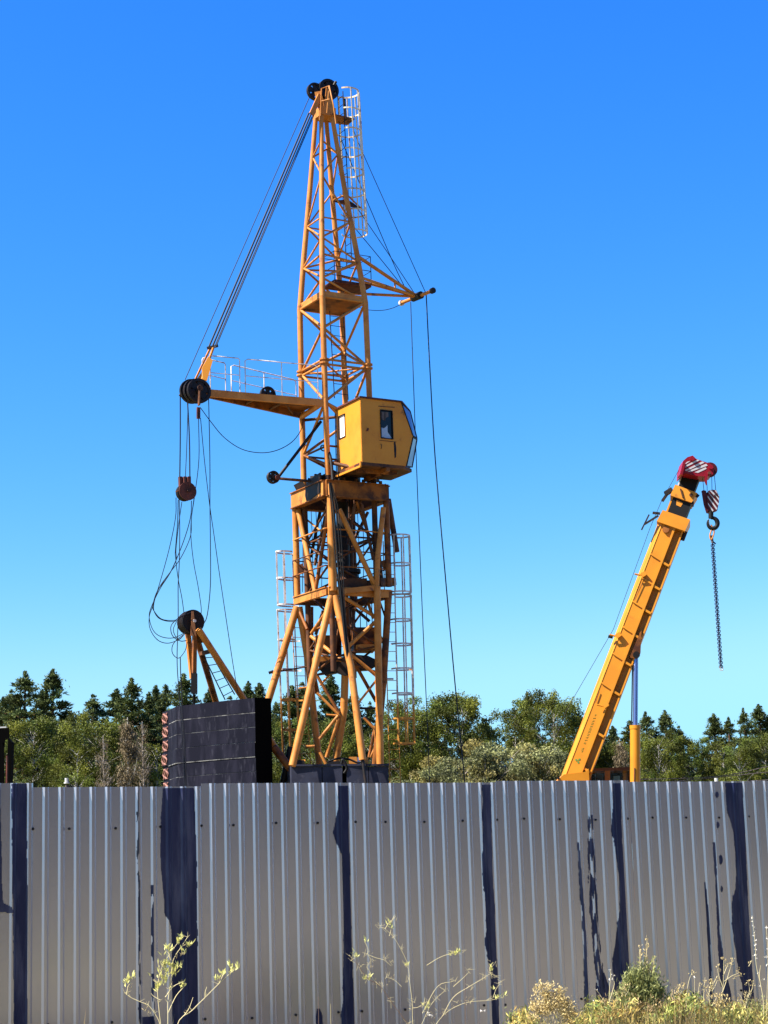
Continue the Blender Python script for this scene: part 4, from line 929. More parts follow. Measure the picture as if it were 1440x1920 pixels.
mb.build('chain_links', M['sling'], cs, kind='stuff')
MB().tube([at(1350, 1250, HB), at(1351, 1257, HB), at(1355, 1257, HB), at(1355, 1251, HB)], .014, 6).build('end_ring', M['insul'], cs)

# ------------------------------------------------------------------ dark machine at the left edge, posts, wires
ld = thing('parked_machine', 'black corner of a machine with exhaust pipe at the left edge behind the fence', 'machine', V((at(0, 1400, 30).x, 30, 0)))
MB().prism([at(x, y, 30) for x, y in ((-60, 1366), (17, 1364), (18, 1384), (10, 1384), (8, 1405), (9, 1500), (-60, 1500))], V((-.3, .8, 0))).build('cab_frame', M['weight_dark'], ld)
MB().prism([at(x, y, 29.9) for x, y in ((15, 1384), (22, 1392), (21, 1440), (17, 1500), (9, 1500), (10, 1440), (14, 1410))], V((0, .2, 0))).build('door_post', M['weight_dark'], ld)
MB().tube([at(13, 1417, 29.7), at(13.5, 1422, 29.7), at(12, 1500, 29.7)], .016, 8).build('exhaust_pipe', M['rust'], ld)
MB().beam(at(-20, 1365, 29.9), at(12, 1363.5, 29.9), .05, .02).build('roof_edge', M['insul'], ld)
MB().prism([V((at(-60, 1400, 30).x - 1, 30, .4)), V((at(10, 1400, 30).x, 30, .4)), V((at(10, 1400, 30).x, 31.4, .4)), V((at(-60, 1400, 30).x - 1, 31.4, .4))], Z * 1.6).build('body', M['weight_dark'], ld)
for x, Y, lab in ((125, 60, 'small white insulated stub post above the fence left of the counterweight'), (1343, 60, 'small white insulator stub above the fence at the far right')):
    o = thing('stub_post', lab, 'post', V((at(x, 1465, Y).x, Y, 0)))
    MB().tube([V((at(x, 1465, Y).x, Y, 0)), at(x, 1472, Y)], .05, 8).build('pole', M['greycloth'], o)
    mb = MB(); mb.disc(at(x, 1463, Y), Z, .06, .14, 10); mb.disc(at(x, 1468, Y), Z, .09, .04, 10); mb.build('insulator', M['insul'], o)
wires = [((1180, 1462), (1343, 1456), (1445, 1436)), ((1180, 1470), (1300, 1462), (1445, 1447)), ((1180, 1474), (1343, 1468), (1445, 1462))]
for (pts, lab) in zip(wires, ('uppermost thin wire in front of the trees right of the boom', 'middle thin wire in front of the trees right of the boom', 'lowest thin wire in front of the trees right of the boom')):
    o = MB().tube(spline([at(x, y, 61) for x, y in pts], 6), .012, 5).build('overhead_wire', M['greycloth'], None)
    o['label'] = lab; o['category'] = 'wire'; o['group'] = 'wires right of the boom'

# ------------------------------------------------------------------ vegetation
M['bark_pine'] = mat('pine_bark', (.22, .11, .06), .9, col2=(.10, .06, .04), scale=3)
M['bark_birch'] = mat('birch_bark', (.55, .53, .48), .8, col2=(.12, .10, .09), scale=3, vscale=(1, 1, 3), lo=.5, hi=.58)
M['bark_dead'] = mat('bleached_dead_wood', (.42, .37, .32), .9, col2=(.26, .21, .17), scale=4)
M['needle'] = mat('pine_needles', (.100, .130, .042), .6, tint=True, trans=.15, spec=.08)
M['birchleaf'] = mat('birch_leaves', (.125, .155, .028), .5, tint=True, trans=.25, spec=.1)
M['willowleaf'] = mat('willow_leaves', (.26, .26, .10), .5, tint=True, trans=.25, spec=.15)
M['dryleaf'] = mat('dry_twigs', (.21, .16, .09), .8, tint=True, trans=.1)

def leaf_object(name, P, A, B, col, m, parent=None):
    """P centres (n,3); A,B half axes (n,3); every leaf one diamond of two triangles; col (n,3) tint"""
    n = len(P); vs = np.empty((n, 4, 3)); vs[:, 0] = P - A; vs[:, 1] = P + B; vs[:, 2] = P + A; vs[:, 3] = P - B
    me = bpy.data.meshes.new(name); me.vertices.add(n * 4); me.vertices.foreach_set('co', vs.reshape(-1))
    me.loops.add(n * 4); me.loops.foreach_set('vertex_index', np.arange(n * 4, dtype=np.int32))
    me.polygons.add(n); me.polygons.foreach_set('loop_start', np.arange(0, n * 4, 4, dtype=np.int32)); me.polygons.foreach_set('loop_total', np.full(n, 4, dtype=np.int32))
    me.update(calc_edges=True)
    ca = me.color_attributes.new('tint', 'FLOAT_COLOR', 'POINT')
    c4 = np.ones((n, 4, 4)); c4[:, :, :3] = col[:, None, :]; ca.data.foreach_set('color', c4.reshape(-1))
    me.materials.append(m); me.validate()
    o = bpy.data.objects.new(name, me); sc.collection.objects.link(o)
    if parent: o.parent = parent
    return o
def rand_unit(n, rs):
    x = rs.normal(size=(n, 3)); return x / np.linalg.norm(x, axis=1)[:, None]

def pine_variant(seed, H_=12., wd=1.0, sparse=0):
    rs = np.random.RandomState(seed); P = []; A = []; B = []; C_ = []
    trunk = MB(); lean = rs.uniform(-.15, .15, 2)
    tpos = lambda z: np.array([lean[0] * (z / H_) ** 2, lean[1] * (z / H_) ** 2, z])
    trunk.tube([tpos(z) for z in np.linspace(0, H_ * .985, 9)], list(np.linspace(.16, .02, 9)), 7)
    z = H_ * .30
    while z < H_ * .99:
        f = (H_ - z) / (H_ * .7)
        nb = rs.randint(3, 7); a0 = rs.uniform(0, 6.28)
        for b in range(nb):
            if rs.rand() < .12 + sparse: continue
            a = a0 + b * 6.28 / nb + rs.normal(0, .3)
            ln = wd * (.05 + 1.75 * f ** 1.0) * rs.choice([.6, .85, 1, 1.15, 1.4])
            if z > H_ * .93: ln *= .8
            ris = rs.uniform(.12, .55) if f < .4 else rs.uniform(-.12, .3)
            d = np.array([math.cos(a), math.sin(a), ris]); d /= np.linalg.norm(d)
            base = tpos(z); tip = base + d * ln + np.array([0, 0, .12 * ln])
            if ln > .5: trunk.tube([base, base + d * ln * .6, tip], [.03, .018, .006], 4, caps=False)
            nt_ = int(5 + ln * 9)
            tint = rs.choice([.5, .8, 1.1, 1.5]); hue = rs.uniform(-.08, .12)
            for k in range(nt_):
                t = .22 + .78 * rs.rand() ** .7
                c = base + (tip - base) * t + rs.normal(0, .04 + .09 * ln, 3) * np.array([1, 1, .6])
                m_ = rs.randint(9, 14)
                dirs = rand_unit(m_, rs) * .8 + d * .5 + np.array([0, 0, .45]); dirs /= np.linalg.norm(dirs, axis=1)[:, None]
                L_ = rs.uniform(.06, .14, m_)[:, None]
                P.append(c + dirs * L_ + rs.normal(0, .03, (m_, 3))); A.append(dirs * L_)
                sd = np.cross(dirs, rand_unit(m_, rs)); sd /= (np.linalg.norm(sd, axis=1)[:, None] + 1e-6); B.append(sd * rs.uniform(.018, .034, m_)[:, None])
                cc = np.array([tint * (1 + hue), tint, tint * (1 - hue)]) * rs.uniform(.8, 1.2)
                C_.append(np.repeat(cc[None], m_, 0))
        z += rs.uniform(.16, .30)
    for k in range(46):
        t = rs.rand(); zz = H_ * (.93 + .085 * t); c = tpos(min(zz, H_)); c[2] = zz; m_ = 8; w_ = .20 * (1 - t) + .02
        dirs = rand_unit(m_, rs) * .5 + np.array([0, 0, .7]); dirs /= np.linalg.norm(dirs, axis=1)[:, None]; L_ = rs.uniform(.05, .11, m_)[:, None]
        P.append(c + rs.normal(0, w_, (m_, 3)) * np.array([1, 1, .3])); A.append(dirs * L_); sd = np.cross(dirs, rand_unit(m_, rs)); sd /= (np.linalg.norm(sd, axis=1)[:, None] + 1e-6); B.append(sd * .025); C_.append(np.ones((m_, 3)))
    return trunk, np.concatenate(P), np.concatenate(A), np.concatenate(B), np.concatenate(C_)

def broad_variant(seed, H_=12., wd=2.0, dens=1.0, leaf=.075, droop=.5, low=.25, clumps=70, shape=1.0):
    rs = np.random.RandomState(seed); trunk = MB(); P = []; A = []; B = []; C_ = []
    nst = 1 if shape < 1.5 else 3
    stems = []
    for s_ in range(nst):
        l_ = rs.normal(0, .35 * (nst > 1) + .18, 2)
        pts = [np.array([l_[0] * t * 1.2 + .12 * math.sin(5 * t + s_), l_[1] * t * 1.2 + .1 * math.cos(4 * t), H_ * .93 * t]) for t in np.linspace(0, 1, 8)]
        trunk.tube(pts, list(np.linspace(.09, .015, 8)), 6); stems.append(pts)
    for k in range(clumps):
        f = rs.rand() ** .85; z = H_ * (low + (1 - low) * f)
        env = wd * (math.sin(math.pi * min(1, .16 + .84 * (1 - f) ** .8)) ** .7 * .95 + .10) 
        a = rs.uniform(0, 6.28); r_ = env * math.sqrt(rs.uniform(.05, 1))
        st = stems[rs.randint(nst)]; i = min(7, int(z / (H_ * .93) * 7)); c0_ = st[i]
        c = np.array([c0_[0] * .8 + r_ * math.cos(a), c0_[1] * .8 + r_ * math.sin(a), z])
        if r_ > .3: trunk.tube([np.array([c0_[0], c0_[1], z - r_ * .8 if z - r_ * .8 > 1 else 1.]), (c0_ + c) / 2 * np.array([1, 1, 0]) + np.array([0, 0, z - r_ * .25]), c], [.014, .008, .003], 4, caps=False)
        rad = rs.uniform(.28, .62) * (wd / 2.) ** .5; n = int(rs.uniform(110, 210) * dens * (rad / .45) ** 2)
        q = rand_unit(n, rs) * (rs.rand(n) ** .5)[:, None] * rad; q[:, 2] *= .8
        q[:, 2] -= droop * rs.rand(n) * rad * 1.3
        ln = rs.uniform(.7, 1.3, n)[:, None] * leaf
        d = rand_unit(n, rs); d[:, 2] -= droop * 1.2; d /= np.linalg.norm(d, axis=1)[:, None]
        sd = np.cross(d, rand_unit(n, rs)); sd /= (np.linalg.norm(sd, axis=1)[:, None] + 1e-6)
        P.append(c + q); A.append(d * ln); B.append(sd * ln * .55)
        t = rs.choice([.55, .8, 1., 1.25, 1.6]); hue = rs.uniform(-.1, .18)
        cc = np.array([t * (1 + hue), t, t * (1 - hue)])[None] * rs.uniform(.75, 1.25, (n, 1)); C_.append(cc)
    return trunk, np.concatenate(P), np.concatenate(A), np.concatenate(B), np.concatenate(C_)

def bare_variant(seed, H_=10., m='bark_dead', spread=.9, haze=0):
    rs = np.random.RandomState(seed); trunk = MB()
    trunk.tube([np.array([.05 * math.sin(i), 0, H_ * i / 8]) for i in range(9)], list(np.linspace(.12, .02, 9)), 6)
    P = []; A = []; B = []; C_ = []
    for k in range(46):
        f = rs.rand(); z = H_ * (.35 + .6 * f); a = rs.uniform(0, 6.28); ln = spread * (1.25 - f) * rs.uniform(.6, 1.4)
        b0_ = np.array([0, 0, z]); d = np.array([math.cos(a) * .55, math.sin(a) * .55, .85]); tip = b0_ + d * ln
        trunk.tube([b0_, b0_ + d * ln * .5 + rs.normal(0, .05, 3), tip], [.03, .018, .008], 4, caps=False)
        for j in range(3):
            s0 = b0_ + (tip - b0_) * rs.uniform(.3, .95); trunk.tube([s0, s0 + (d * .6 + rs.normal(0, .5, 3)) * ln * .35], [.012, .006], 3, caps=False)
            n = 14 + int(haze * 30); q = s0 + rs.normal(0, .16, (n, 3)); P.append(q); dd_ = rand_unit(n, rs); dd_[:, 2] += .6; A.append(dd_ * .07)
            sd = np.cross(dd_, rand_unit(n, rs)); B.append(sd * .010 * (1 + haze)); C_.append(np.full((n, 3), rs.uniform(.7, 1.3)))
    return trunk, np.concatenate(P), np.concatenate(A), np.concatenate(B), np.concatenate(C_)

LIB = {}
for i in range(6): LIB['pine%d' % i] = ('pine_tree', pine_variant(100 + i, 12., (.98, 1.25, 1.12, 1.35, .92, 1.25)[i], (.06, .14, .2, .1, .2, .16)[i]), 'bark_pine', 'needle', 12.)
for i in range(5): LIB['birch%d' % i] = ('birch_tree', broad_variant(200 + i, 12., (1.9, 2.3, 1.6, 2.1, 1.8)[i], 1.75, .058, .6, .28, (95, 120, 80, 105, 90)[i]), 'bark_birch', 'birchleaf', 12.)
for i in range(2): LIB['willow%d' % i] = ('willow_bush', broad_variant(300 + i, 8., 2.4, 1.1, .07, .1, .3, 110, 2.), 'bark_dead', 'willowleaf', 8.)
LIB['bare0'] = ('bare_tree', bare_variant(400, 10., spread=1.3), 'bark_dead', 'dryleaf', 10.)
LIB['bare1'] = ('bare_tree', bare_variant(401, 10., spread=1.1, haze=1.2), 'bark_birch', 'dryleaf', 10.)
PROTO = {}
def tree(kind, x, ytop, Y, label, rot=None, wide=1., group=None):
    nm, (trunk, P, A, B, C_), bark, leafm, Hs = LIB[kind]
    top = at(x, ytop, Y); s_ = top.z / Hs
    cats = {'pine_tree': 'pine tree', 'birch_tree': 'birch tree', 'willow_bush': 'bush', 'bare_tree': 'bare tree'}
    o = thing(nm, label, cats[nm], V((top.x, Y, 0)), group)
    o.rotation_euler.z = random.uniform(0, 6.28) if rot is None else rot
    o.scale = (s_ * wide, s_ * wide, s_)
    if kind not in PROTO:
        t = MB(); t.v, t.f, t.sm = trunk.v, trunk.f, trunk.sm
        me = bpy.data.meshes.new('trunk'); me.from_pydata(t.v, [], t.f); me.update(); me.materials.append(M[bark])
        a = bpy.data.objects.new('trunk', me); sc.collection.objects.link(a); a.parent = o
        b = leaf_object('crown', P, A, B, C_, M[leafm], o)
        PROTO[kind] = (a, b)
    else:
        for q in PROTO[kind]:
            c = q.copy(); sc.collection.objects.link(c); c.parent = o
    return o
G = 'trees along the skyline behind the fence'
TL = [
 ('pine3', 2, 1312, 100, 'dark pine cut by the left edge of the picture'), ('pine1', 46, 1266, 96, 'broad tall pine, left one of the leftmost high pair'), ('pine0', 100, 1262, 98, 'slender pointed pine, right one of the leftmost high pair'),
 ('pine2', 24, 1300, 108, 'pine half hidden left of the leftmost high pair'), ('pine4', 74, 1300, 110, 'thin pine between the leftmost high pair'), ('pine5', 132, 1338, 106, 'lower pine right of the slender pointed pine'),
 ('pine2', 172, 1309, 104, 'small dark pine rising above the yellow-green birch'), ('pine3', 216, 1298, 106, 'pine left of the tallest dark pine mid-left'), ('pine1', 247, 1278, 102, 'tallest dark pine between birch and counterweight'),
 ('pine0', 277, 1304, 105, 'narrow dark pine right of the tallest mid-left pine'), ('pine4', 297, 1291, 108, 'left pine of the pair just left of the counterweight'), ('pine5', 314, 1290, 104, 'right pine of the pair just left of the counterweight'),
 ('pine1', 345, 1270, 100, 'dark pine behind the shackle of the pulley frame'), ('pine3', 396, 1296, 104, 'pine seen between the legs of the pulley frame'), ('pine2', 430, 1312, 106, 'low pine top behind the counterweight'),
 ('pine0', 468, 1284, 102, 'left pine top over the counterweight corner'), ('pine4', 481, 1287, 104, 'right pine top over the counterweight corner'), ('pine5', 514, 1322, 100, 'pine right of the counterweight black end'),
 ('pine1', 548, 1292, 104, 'pine behind the left caged ladder'), ('pine2', 566, 1286, 108, 'thin pine at the left foot of the tower crane'), ('pine3', 588, 1330, 98, 'low pine behind the crane legs, left'),
 ('pine0', 624, 1272, 102, 'pointed pine framed by the crane legs'), ('pine4', 612, 1290, 108, 'second pine framed by the crane legs'), ('pine5', 668, 1300, 104, 'dark pine behind the right crane legs'), ('pine3', 650, 1335, 98, 'low pine in the middle of the crane feet'), ('pine2', 692, 1322, 104, 'pine left of the right caged ladder'),
 ('pine1', 905, 1352, 104, 'small pine between the two big birch clumps'), ('pine3', 884, 1372, 108, 'low pine left of the small one between birch clumps'), ('pine0', 986, 1303, 108, 'pine tip poking out of the big birch left of the boom'),
 ('pine3', 1118, 1365, 104, 'dark pine just right of the boom foot'), ('pine4', 1146, 1366, 106, 'thin pine between boom and cylinder'), ('pine5', 1178, 1356, 104, 'pine behind the hydraulic cylinder'),
 ('pine1', 1211, 1340, 102, 'left pine of the pair right of the cylinder'), ('pine0', 1246, 1337, 102, 'right pine of the pair right of the cylinder'), ('pine2', 1274, 1366, 104, 'low pine right of the cylinder pair'),
 ('pine3', 1340, 1343, 102, 'left pine of the right-edge group'), ('pine5', 1362, 1350, 106, 'second pine of the right-edge group'), ('pine1', 1394, 1333, 100, 'third pine of the right-edge group'), ('pine0', 1425, 1326, 102, 'tallest pine near the right edge'), ('pine4', 1446, 1345, 102, 'pine cut by the right edge of the picture'),
 ('birch0', 60, 1352, 86, 'olive birch below the leftmost high pines'), ('birch2', 112, 1350, 88, 'birch under the slender pointed pine'), ('birch1', 178, 1338, 84, 'large yellow-green birch left of the bare trees'), ('birch3', 228, 1390, 86, 'birch behind the brown dry tree'), ('birch4', 290, 1395, 86, 'small birch touching the counterweight left end'),
 ('birch2', 24, 1400, 84, 'low birch beside the parked machine'), ('birch4', 142, 1400, 82, 'low bushy birch in front of the yellow-green birch'),
 ('birch3', 535, 1350, 88, 'birch behind the left crane ladder'), ('birch0', 595, 1350, 86, 'birch seen under the left crane legs'), ('birch2', 640, 1360, 84, 'birch seen in the middle of the crane legs'), ('birch1', 690, 1370, 84, 'birch seen under the right crane legs'),
 ('birch1', 765, 1316, 84, 'big birch right of the right caged ladder'), ('birch3', 808, 1306, 86, 'middle birch of the big clump crossed by two ropes'), ('birch0', 848, 1312, 85, 'right birch of the big clump crossed by two ropes'), ('birch4', 735, 1350, 86, 'birch behind the right caged ladder'),
 ('birch2', 958, 1330, 86, 'left birch of the clump beside the boom'), ('birch1', 1036, 1298, 84, 'tallest birch left of the boom'), ('birch3', 1000, 1312, 88, 'middle birch of the clump beside the boom'), ('birch4', 1078, 1345, 86, 'birch partly behind the boom foot'),
 ('birch0', 1140, 1395, 86, 'birch behind the operator cab of the mobile crane'), ('birch1', 1228, 1372, 84, 'bushy birch right of the cylinder'), ('birch3', 1300, 1384, 84, 'round pale birch between the right pine groups'), ('birch2', 1262, 1382, 86, 'birch under the low pine right of the cylinder'), ('birch4', 1350, 1392, 84, 'birch under the right-edge pines'), ('birch0', 1420, 1380, 82, 'birch at the right edge under the pines'), ('birch3', 1385, 1400, 80, 'low birch under the third right pine'),
 ('willow0', 900, 1412, 70, 'pale willow bush right of the second long rope'), ('willow1', 962, 1398, 72, 'tallest pale willow bush left of the boom'), ('willow0', 1010, 1418, 70, 'pale willow bush closest to the boom foot'), ('willow1', 860, 1430, 70, 'low pale willow bush crossed by a rope'), ('willow0', 818, 1448, 68, 'lowest pale willow bush left of the two ropes'),
 ('bare1', 240, 1345, 76, 'dry brown tree with pale trunk left of the counterweight'), ('bare0', 268, 1352, 77, 'bare white-branched tree left of the counterweight'), ('bare1', 1163, 1385, 74, 'dry pinkish tree behind the hydraulic cylinder'), ('bare0', 195, 1380, 80, 'bare thin stems inside the yellow-green birch'),
]
tr_ = random.Random(21)
for kind, x, yt, Y, lab in TL: tree(kind, x, yt, Y, lab, wide=tr_.uniform(1.0, 1.75) if kind[:4] == 'pine' else tr_.uniform(.85, 1.15), group=G)
# far-off wood that reads as one mass behind the single trees
def far_wood():
    rs = np.random.RandomState(55); P = []; A = []; B = []; C_ = []
    for k in range(520):
        px = rs.uniform(-260, 1700); Y = rs.uniform(112, 124)
        hi = np.interp(px, [0, 150, 330, 560, 700, 880, 1040, 1300, 1440], [1345, 1350, 1320, 1335, 1345, 1380, 1370, 1400, 1370])
        top = at(px, hi + rs.uniform(0, 70), Y); c = np.array([top.x, Y, max(2, top.z * rs.uniform(.55, 1))])
        n = 240; q = np.clip(rs.normal(0, 1, (n, 3)), -1.3, 1.3) * np.array([.85, .8, .9]); c[2] = min(c[2], top.z - .9); ln = rs.uniform(.10, .2, (n, 1))
        d = rand_unit(n, rs); sd = np.cross(d, rand_unit(n, rs)); P.append(c + q); A.append(d * ln); B.append(sd * ln * .5)
        C_.append(np.full((n, 3), rs.uniform(.3, .8)))
    o = leaf_object('far_wood', np.concatenate(P), np.concatenate(A), np.concatenate(B), np.concatenate(C_), M['needle'])
    o['kind'] = 'stuff'; o['label'] = 'dark mass of far woodland behind the single trees'; o['category'] = 'woodland'
far_wood()
def added_wood():  # added out of view so the flat sheet faces reflect something dark
    rs = np.random.RandomState(9); P = []; A = []; B = []; C_ = []
    for k in range(560):
        t = rs.uniform(-.05, 1.1); c = np.array([2, -68., 0]) * (1 - t) + np.array([115., -22, 0]) * t + np.append(rs.normal(0, 3., 2), rs.uniform(.5, 25.))
        n = 70; q = np.clip(rs.normal(0, 1, (n, 3)), -1.6, 1.6) * 2.4; ln = rs.uniform(.6, 1.0, (n, 1)); d = rand_unit(n, rs); sd = np.cross(d, rand_unit(n, rs))
        P.append(c + q); A.append(d * ln); B.append(sd * ln * .7); C_.append(np.full((n, 3), rs.uniform(.4, .9)))
    o = leaf_object('unseen_wood', np.concatenate(P), np.concatenate(A), np.concatenate(B), np.concatenate(C_), M['needle'])
    o['kind'] = 'stuff'; o['label'] = 'added leafy wood out of view, reflected dark in the fence'; o['category'] = 'woodland'
added_wood()

# ---- weeds in front of the fence
M['stem_dry'] = mat('dry_straw_stem', (.85, .74, .42), .7)
M['stem_red'] = mat('brown_red_stem', (.24, .15, .10), .7)
M['bud'] = mat('pale_yellow_seed_leaf', (1.0, .98, .36), .6, tint=True, trans=.3)
M['straw'] = mat('straw_umbel', (.92, .74, .36), .8, tint=True, trans=.25)
M['weedleaf'] = mat('mugwort_leaf', (.44, .47, .18), .6, tint=True, trans=.3)
M['dryweed'] = mat('dry_brown_leaf', (.55, .40, .20), .8, tint=True, trans=.2)
M['whitebud'] = mat('white_flower', (1.1, 1.05, .95), .8, tint=True)
M['grass'] = mat('green_grass_blade', (.27, .27, .12), .6, tint=True, trans=.3)
rs = np.random.RandomState(77)
def stems(parent, lines, Y, r=.0035, m='stem_dry', name='stem'):
    for ln in lines:
        P_ = spline([at(x, y, Y + dy) for x, y, dy in [(q + (0,))[:3] if len(q) == 2 else q for q in ln]], 4)
        MB().tube(P_, list(np.linspace(r, r * .45, len(P_))), 5).build(name, M[m], parent)
def leaves(parent, pts, Y, n, spread, size, m, name='leaf_cluster', up_=.6, wid=.3, cv=.25):
    P = []; A = []; B = []; C_ = []
    for q in pts:
        x, y = q[0], q[1]; k = n if len(q) < 3 else int(n * q[2])
        c = np.array(at(x, y, Y))
        d = rand_unit(k, rs); d[:, 2] = np.abs(d[:, 2]) * up_ + up_ * .5; d /= np.linalg.norm(d, axis=1)[:, None]
        ln = rs.uniform(.6, 1.3, (k, 1)) * size; sd = np.cross(d, rand_unit(k, rs)); sd /= np.linalg.norm(sd, axis=1)[:, None] + 1e-6
        P.append(c + rs.normal(0, spread, (k, 3)) + d * ln); A.append(d * ln); B.append(sd * ln * wid); C_.append(np.repeat(rs.uniform(1 - cv, 1 + cv, (k, 1)), 3, 1) * np.array([1, 1, 1]))
    off = np.array(parent.location)
    oo = leaf_object(name, np.concatenate(P) - off, np.concatenate(A), np.concatenate(B), np.concatenate(C_), M[m], parent)
    oo['kind'] = 'stuff'; return oo
def interp_pts(a, b, n, jit=0): return [(a[0] + (b[0] - a[0]) * t + rs.normal(0, jit), a[1] + (b[1] - a[1]) * t + rs.normal(0, jit)) for t in np.linspace(0, 1, n)]
W1 = 12.3
wd = thing('yellow_weed', 'tall dry weed with pale yellow tips at the bottom left, before the navy strip', 'weed', V((at(310, 1990, W1).x, W1, 0)))
L1 = [[(308, 2080), (305, 1960), (297, 1880), (296, 1845), (305, 1810), (318, 1790), (335, 1765)], [(312, 2080), (315, 1920), (315, 1880), (322, 1830), (325, 1800), (340, 1775), (352, 1757)], [(318, 2080), (330, 1930), (360, 1895), (385, 1870), (410, 1845), (435, 1822), (447, 1814)],
      [(306, 1960), (300, 1920), (290, 1900), (278, 1885), (262, 1878), (245, 1870), (234, 1862)], [(315, 1900), (330, 1868), (345, 1850), (348, 1842)], [(300, 1875), (288, 1868), (283, 1862)], [(310, 1840), (300, 1820), (295, 1800)], [(322, 1830), (332, 1815), (341, 1808)], [(238, 1865), (240, 1850), (246, 1842)], [(320, 1800), (315, 1780), (314, 1775)],
      [(385, 1870), (385, 1860), (388, 1850)], [(345, 1905), (355, 1890), (362, 1870)], [(412, 1843), (418, 1828), (420, 1818)], [(310, 1870), (325, 1850), (345, 1840)], [(298, 1850), (292, 1840), (288, 1836)]]
stems(wd, L1, W1, .0034)
tips = [(336, 1764), (340, 1760), (353, 1772), (356, 1773), (346, 1786), (318, 1783), (313, 1780), (310, 1808), (308, 1812), (320, 1812), (332, 1815), (338, 1812), (328, 1822), (322, 1828), (305, 1835), (310, 1840), (297, 1850), (295, 1856), (340, 1850), (345, 1848), (237, 1840), (243, 1836), (250, 1835), (236, 1846), (430, 1814), (438, 1820), (445, 1814), (432, 1826), (418, 1826), (405, 1838), (300, 1830), (312, 1822), (334, 1770)]
leaves(wd, tips, W1, 9, .007, .019, 'bud', up_=1.2, wid=.24)
leaves(wd, [(308 + rs.normal(0, 12), 1790 + 70 * rs.rand()) for _ in range(26)], W1, 4, .006, .016, 'bud', up_=1.2, wid=.2)
leaves(wd, [(275, 1888), (273, 1895), (280, 1900), (243, 1852), (340, 1790), (330, 1795), (352, 1898), (300, 1846), (318, 1850), (410, 1840)], W1, 9, .008, .012, 'straw', up_=1, wid=.12)
tw = []
for ln in L1[:4]:
    for q in ln[2:]:
        for k in range(3): tw.append([(q[0], q[1]), (q[0] + rs.normal(0, 7), q[1] - rs.uniform(3, 12))])
stems(wd, [t + [] for t in tw], W1, .0014, name='twig')
W2 = 12.5
wm = thing('wispy_weed', 'sprawling wispy weed with yellow flower tips at the bottom centre', 'weed', V((at(800, 2000, W2).x, W2, 0)))
L2 = [[(850, 2080), (800, 1960), (765, 1920), (735, 1880), (712, 1848), (690, 1835), (675, 1815), (664, 1800), (658, 1797)], [(790, 2080), (775, 1930), (773, 1880), (768, 1840), (765, 1810), (752, 1780), (737, 1756), (722, 1742), (713, 1738)], [(800, 2080), (800, 1960), (815, 1925), (835, 1900), (860, 1885), (885, 1878), (915, 1876), (935, 1872)],
      [(790, 2060), (785, 1950), (800, 1900), (815, 1875), (835, 1857)], [(830, 1905), (850, 1870), (880, 1850), (905, 1835), (920, 1826), (930, 1833)], [(792, 1900), (820, 1850), (850, 1840)], [(800, 1810), (825, 1795), (850, 1787), (865, 1789)], [(690, 1790), (705, 1796), (720, 1800), (730, 1808)], [(684, 1765), (690, 1780), (690, 1790), (700, 1805)], [(712, 1848), (700, 1836), (690, 1815)], [(730, 1755), (733, 1745), (735, 1727)], [(722, 1742), (728, 1732), (733, 1726)], [(775, 1890), (785, 1888), (800, 1878)], [(850, 1850), (870, 1832), (880, 1822)], [(920, 1826), (918, 1815), (922, 1808)], [(925, 1870), (930, 1855), (937, 1845)], [(753, 1850), (740, 1838), (725, 1832)]]
stems(wm, L2[:1] , W2, .003, 'stem_red'); stems(wm, L2[1:], W2, .0020)
leaves(wm, [(728, 1733), (733, 1730), (734, 1740), (766, 1809), (853, 1789), (860, 1785), (847, 1790), (856, 1787), (686, 1765), (665, 1790), (667, 1796), (688, 1836), (694, 1832), (683, 1837), (798, 1886), (804, 1884), (800, 1890), (938, 1870), (930, 1872), (945, 1868), (921, 1815), (920, 1820), (926, 1855)], W2, 8, .006, .015, 'bud', up_=1, wid=.24)
tw = []
for ln in L2:
    for q in ln[2:]:
        for k in range(4): a_ = rs.uniform(-12, 12); tw.append([(q[0] + rs.normal(0, 4), q[1] + rs.normal(0, 4)), (q[0] + a_, q[1] - rs.uniform(2, 12))])
stems(wm, tw, W2, .0011, name='twig')
leaves(wm, [(700, 1840), (715, 1848), (770, 1890), (790, 1888), (820, 1900), (850, 1885), (870, 1880), (880, 1875), (690, 1810), (735, 1835), (812, 1905)], W2, 10, .012, .010, 'straw', up_=.6, wid=.10)
leaves(wm, [(803, 1900), (805, 1904), (810, 1906), (902, 1897), (909, 1896)], W2, 14, .0035, .005, 'whitebud', up_=.3, wid=.8, name='flower')
W3 = 12.2
um = thing('straw_bush', 'rounded straw-coloured dry umbel bush at the bottom, left of the green mugwort', 'bush', V((at(1035, 2000, W3).x, W3, 0)))
st = []; hd = []
for k in range(70):
    a = rs.uniform(-1, 1); x = 1035 + a * 44; y = 1862 + abs(a) ** 2 * 34 + rs.uniform(0, 42) * (1 - .3 * abs(a)); hd.append((x, y))
    st.append([(1035 + a * 6, 2060), (1036 + a * 18, 1950), (x - a * 4, y + 14), (x, y)])
hd += [(1010, 1850), (1014, 1850), (1026, 1852), (1033, 1849), (1048, 1857), (1054, 1858), (1006, 1862)]
stems(um, st[:46] + [[(1020, 1950), (1012, 1880), (1011, 1852)], [(1035, 1950), (1030, 1880), (1029, 1852)], [(1045, 1940), (1052, 1880), (1051, 1858)]], W3, .0020)
leaves(um, hd, W3, 60, .015, .0072, 'straw', up_=.8, wid=.5)
leaves(um, [(x, y + 18) for x, y in hd], W3, 14, .03, .011, 'straw', up_=1., wid=.12, cv=.5)
W4 = 12.4
mg = thing('mugwort_bush', 'bushy green mugwort plant with spikes in front of the fence, right of the straw bush', 'plant', V((at(1195, 2000, W4).x, W4, 0)))
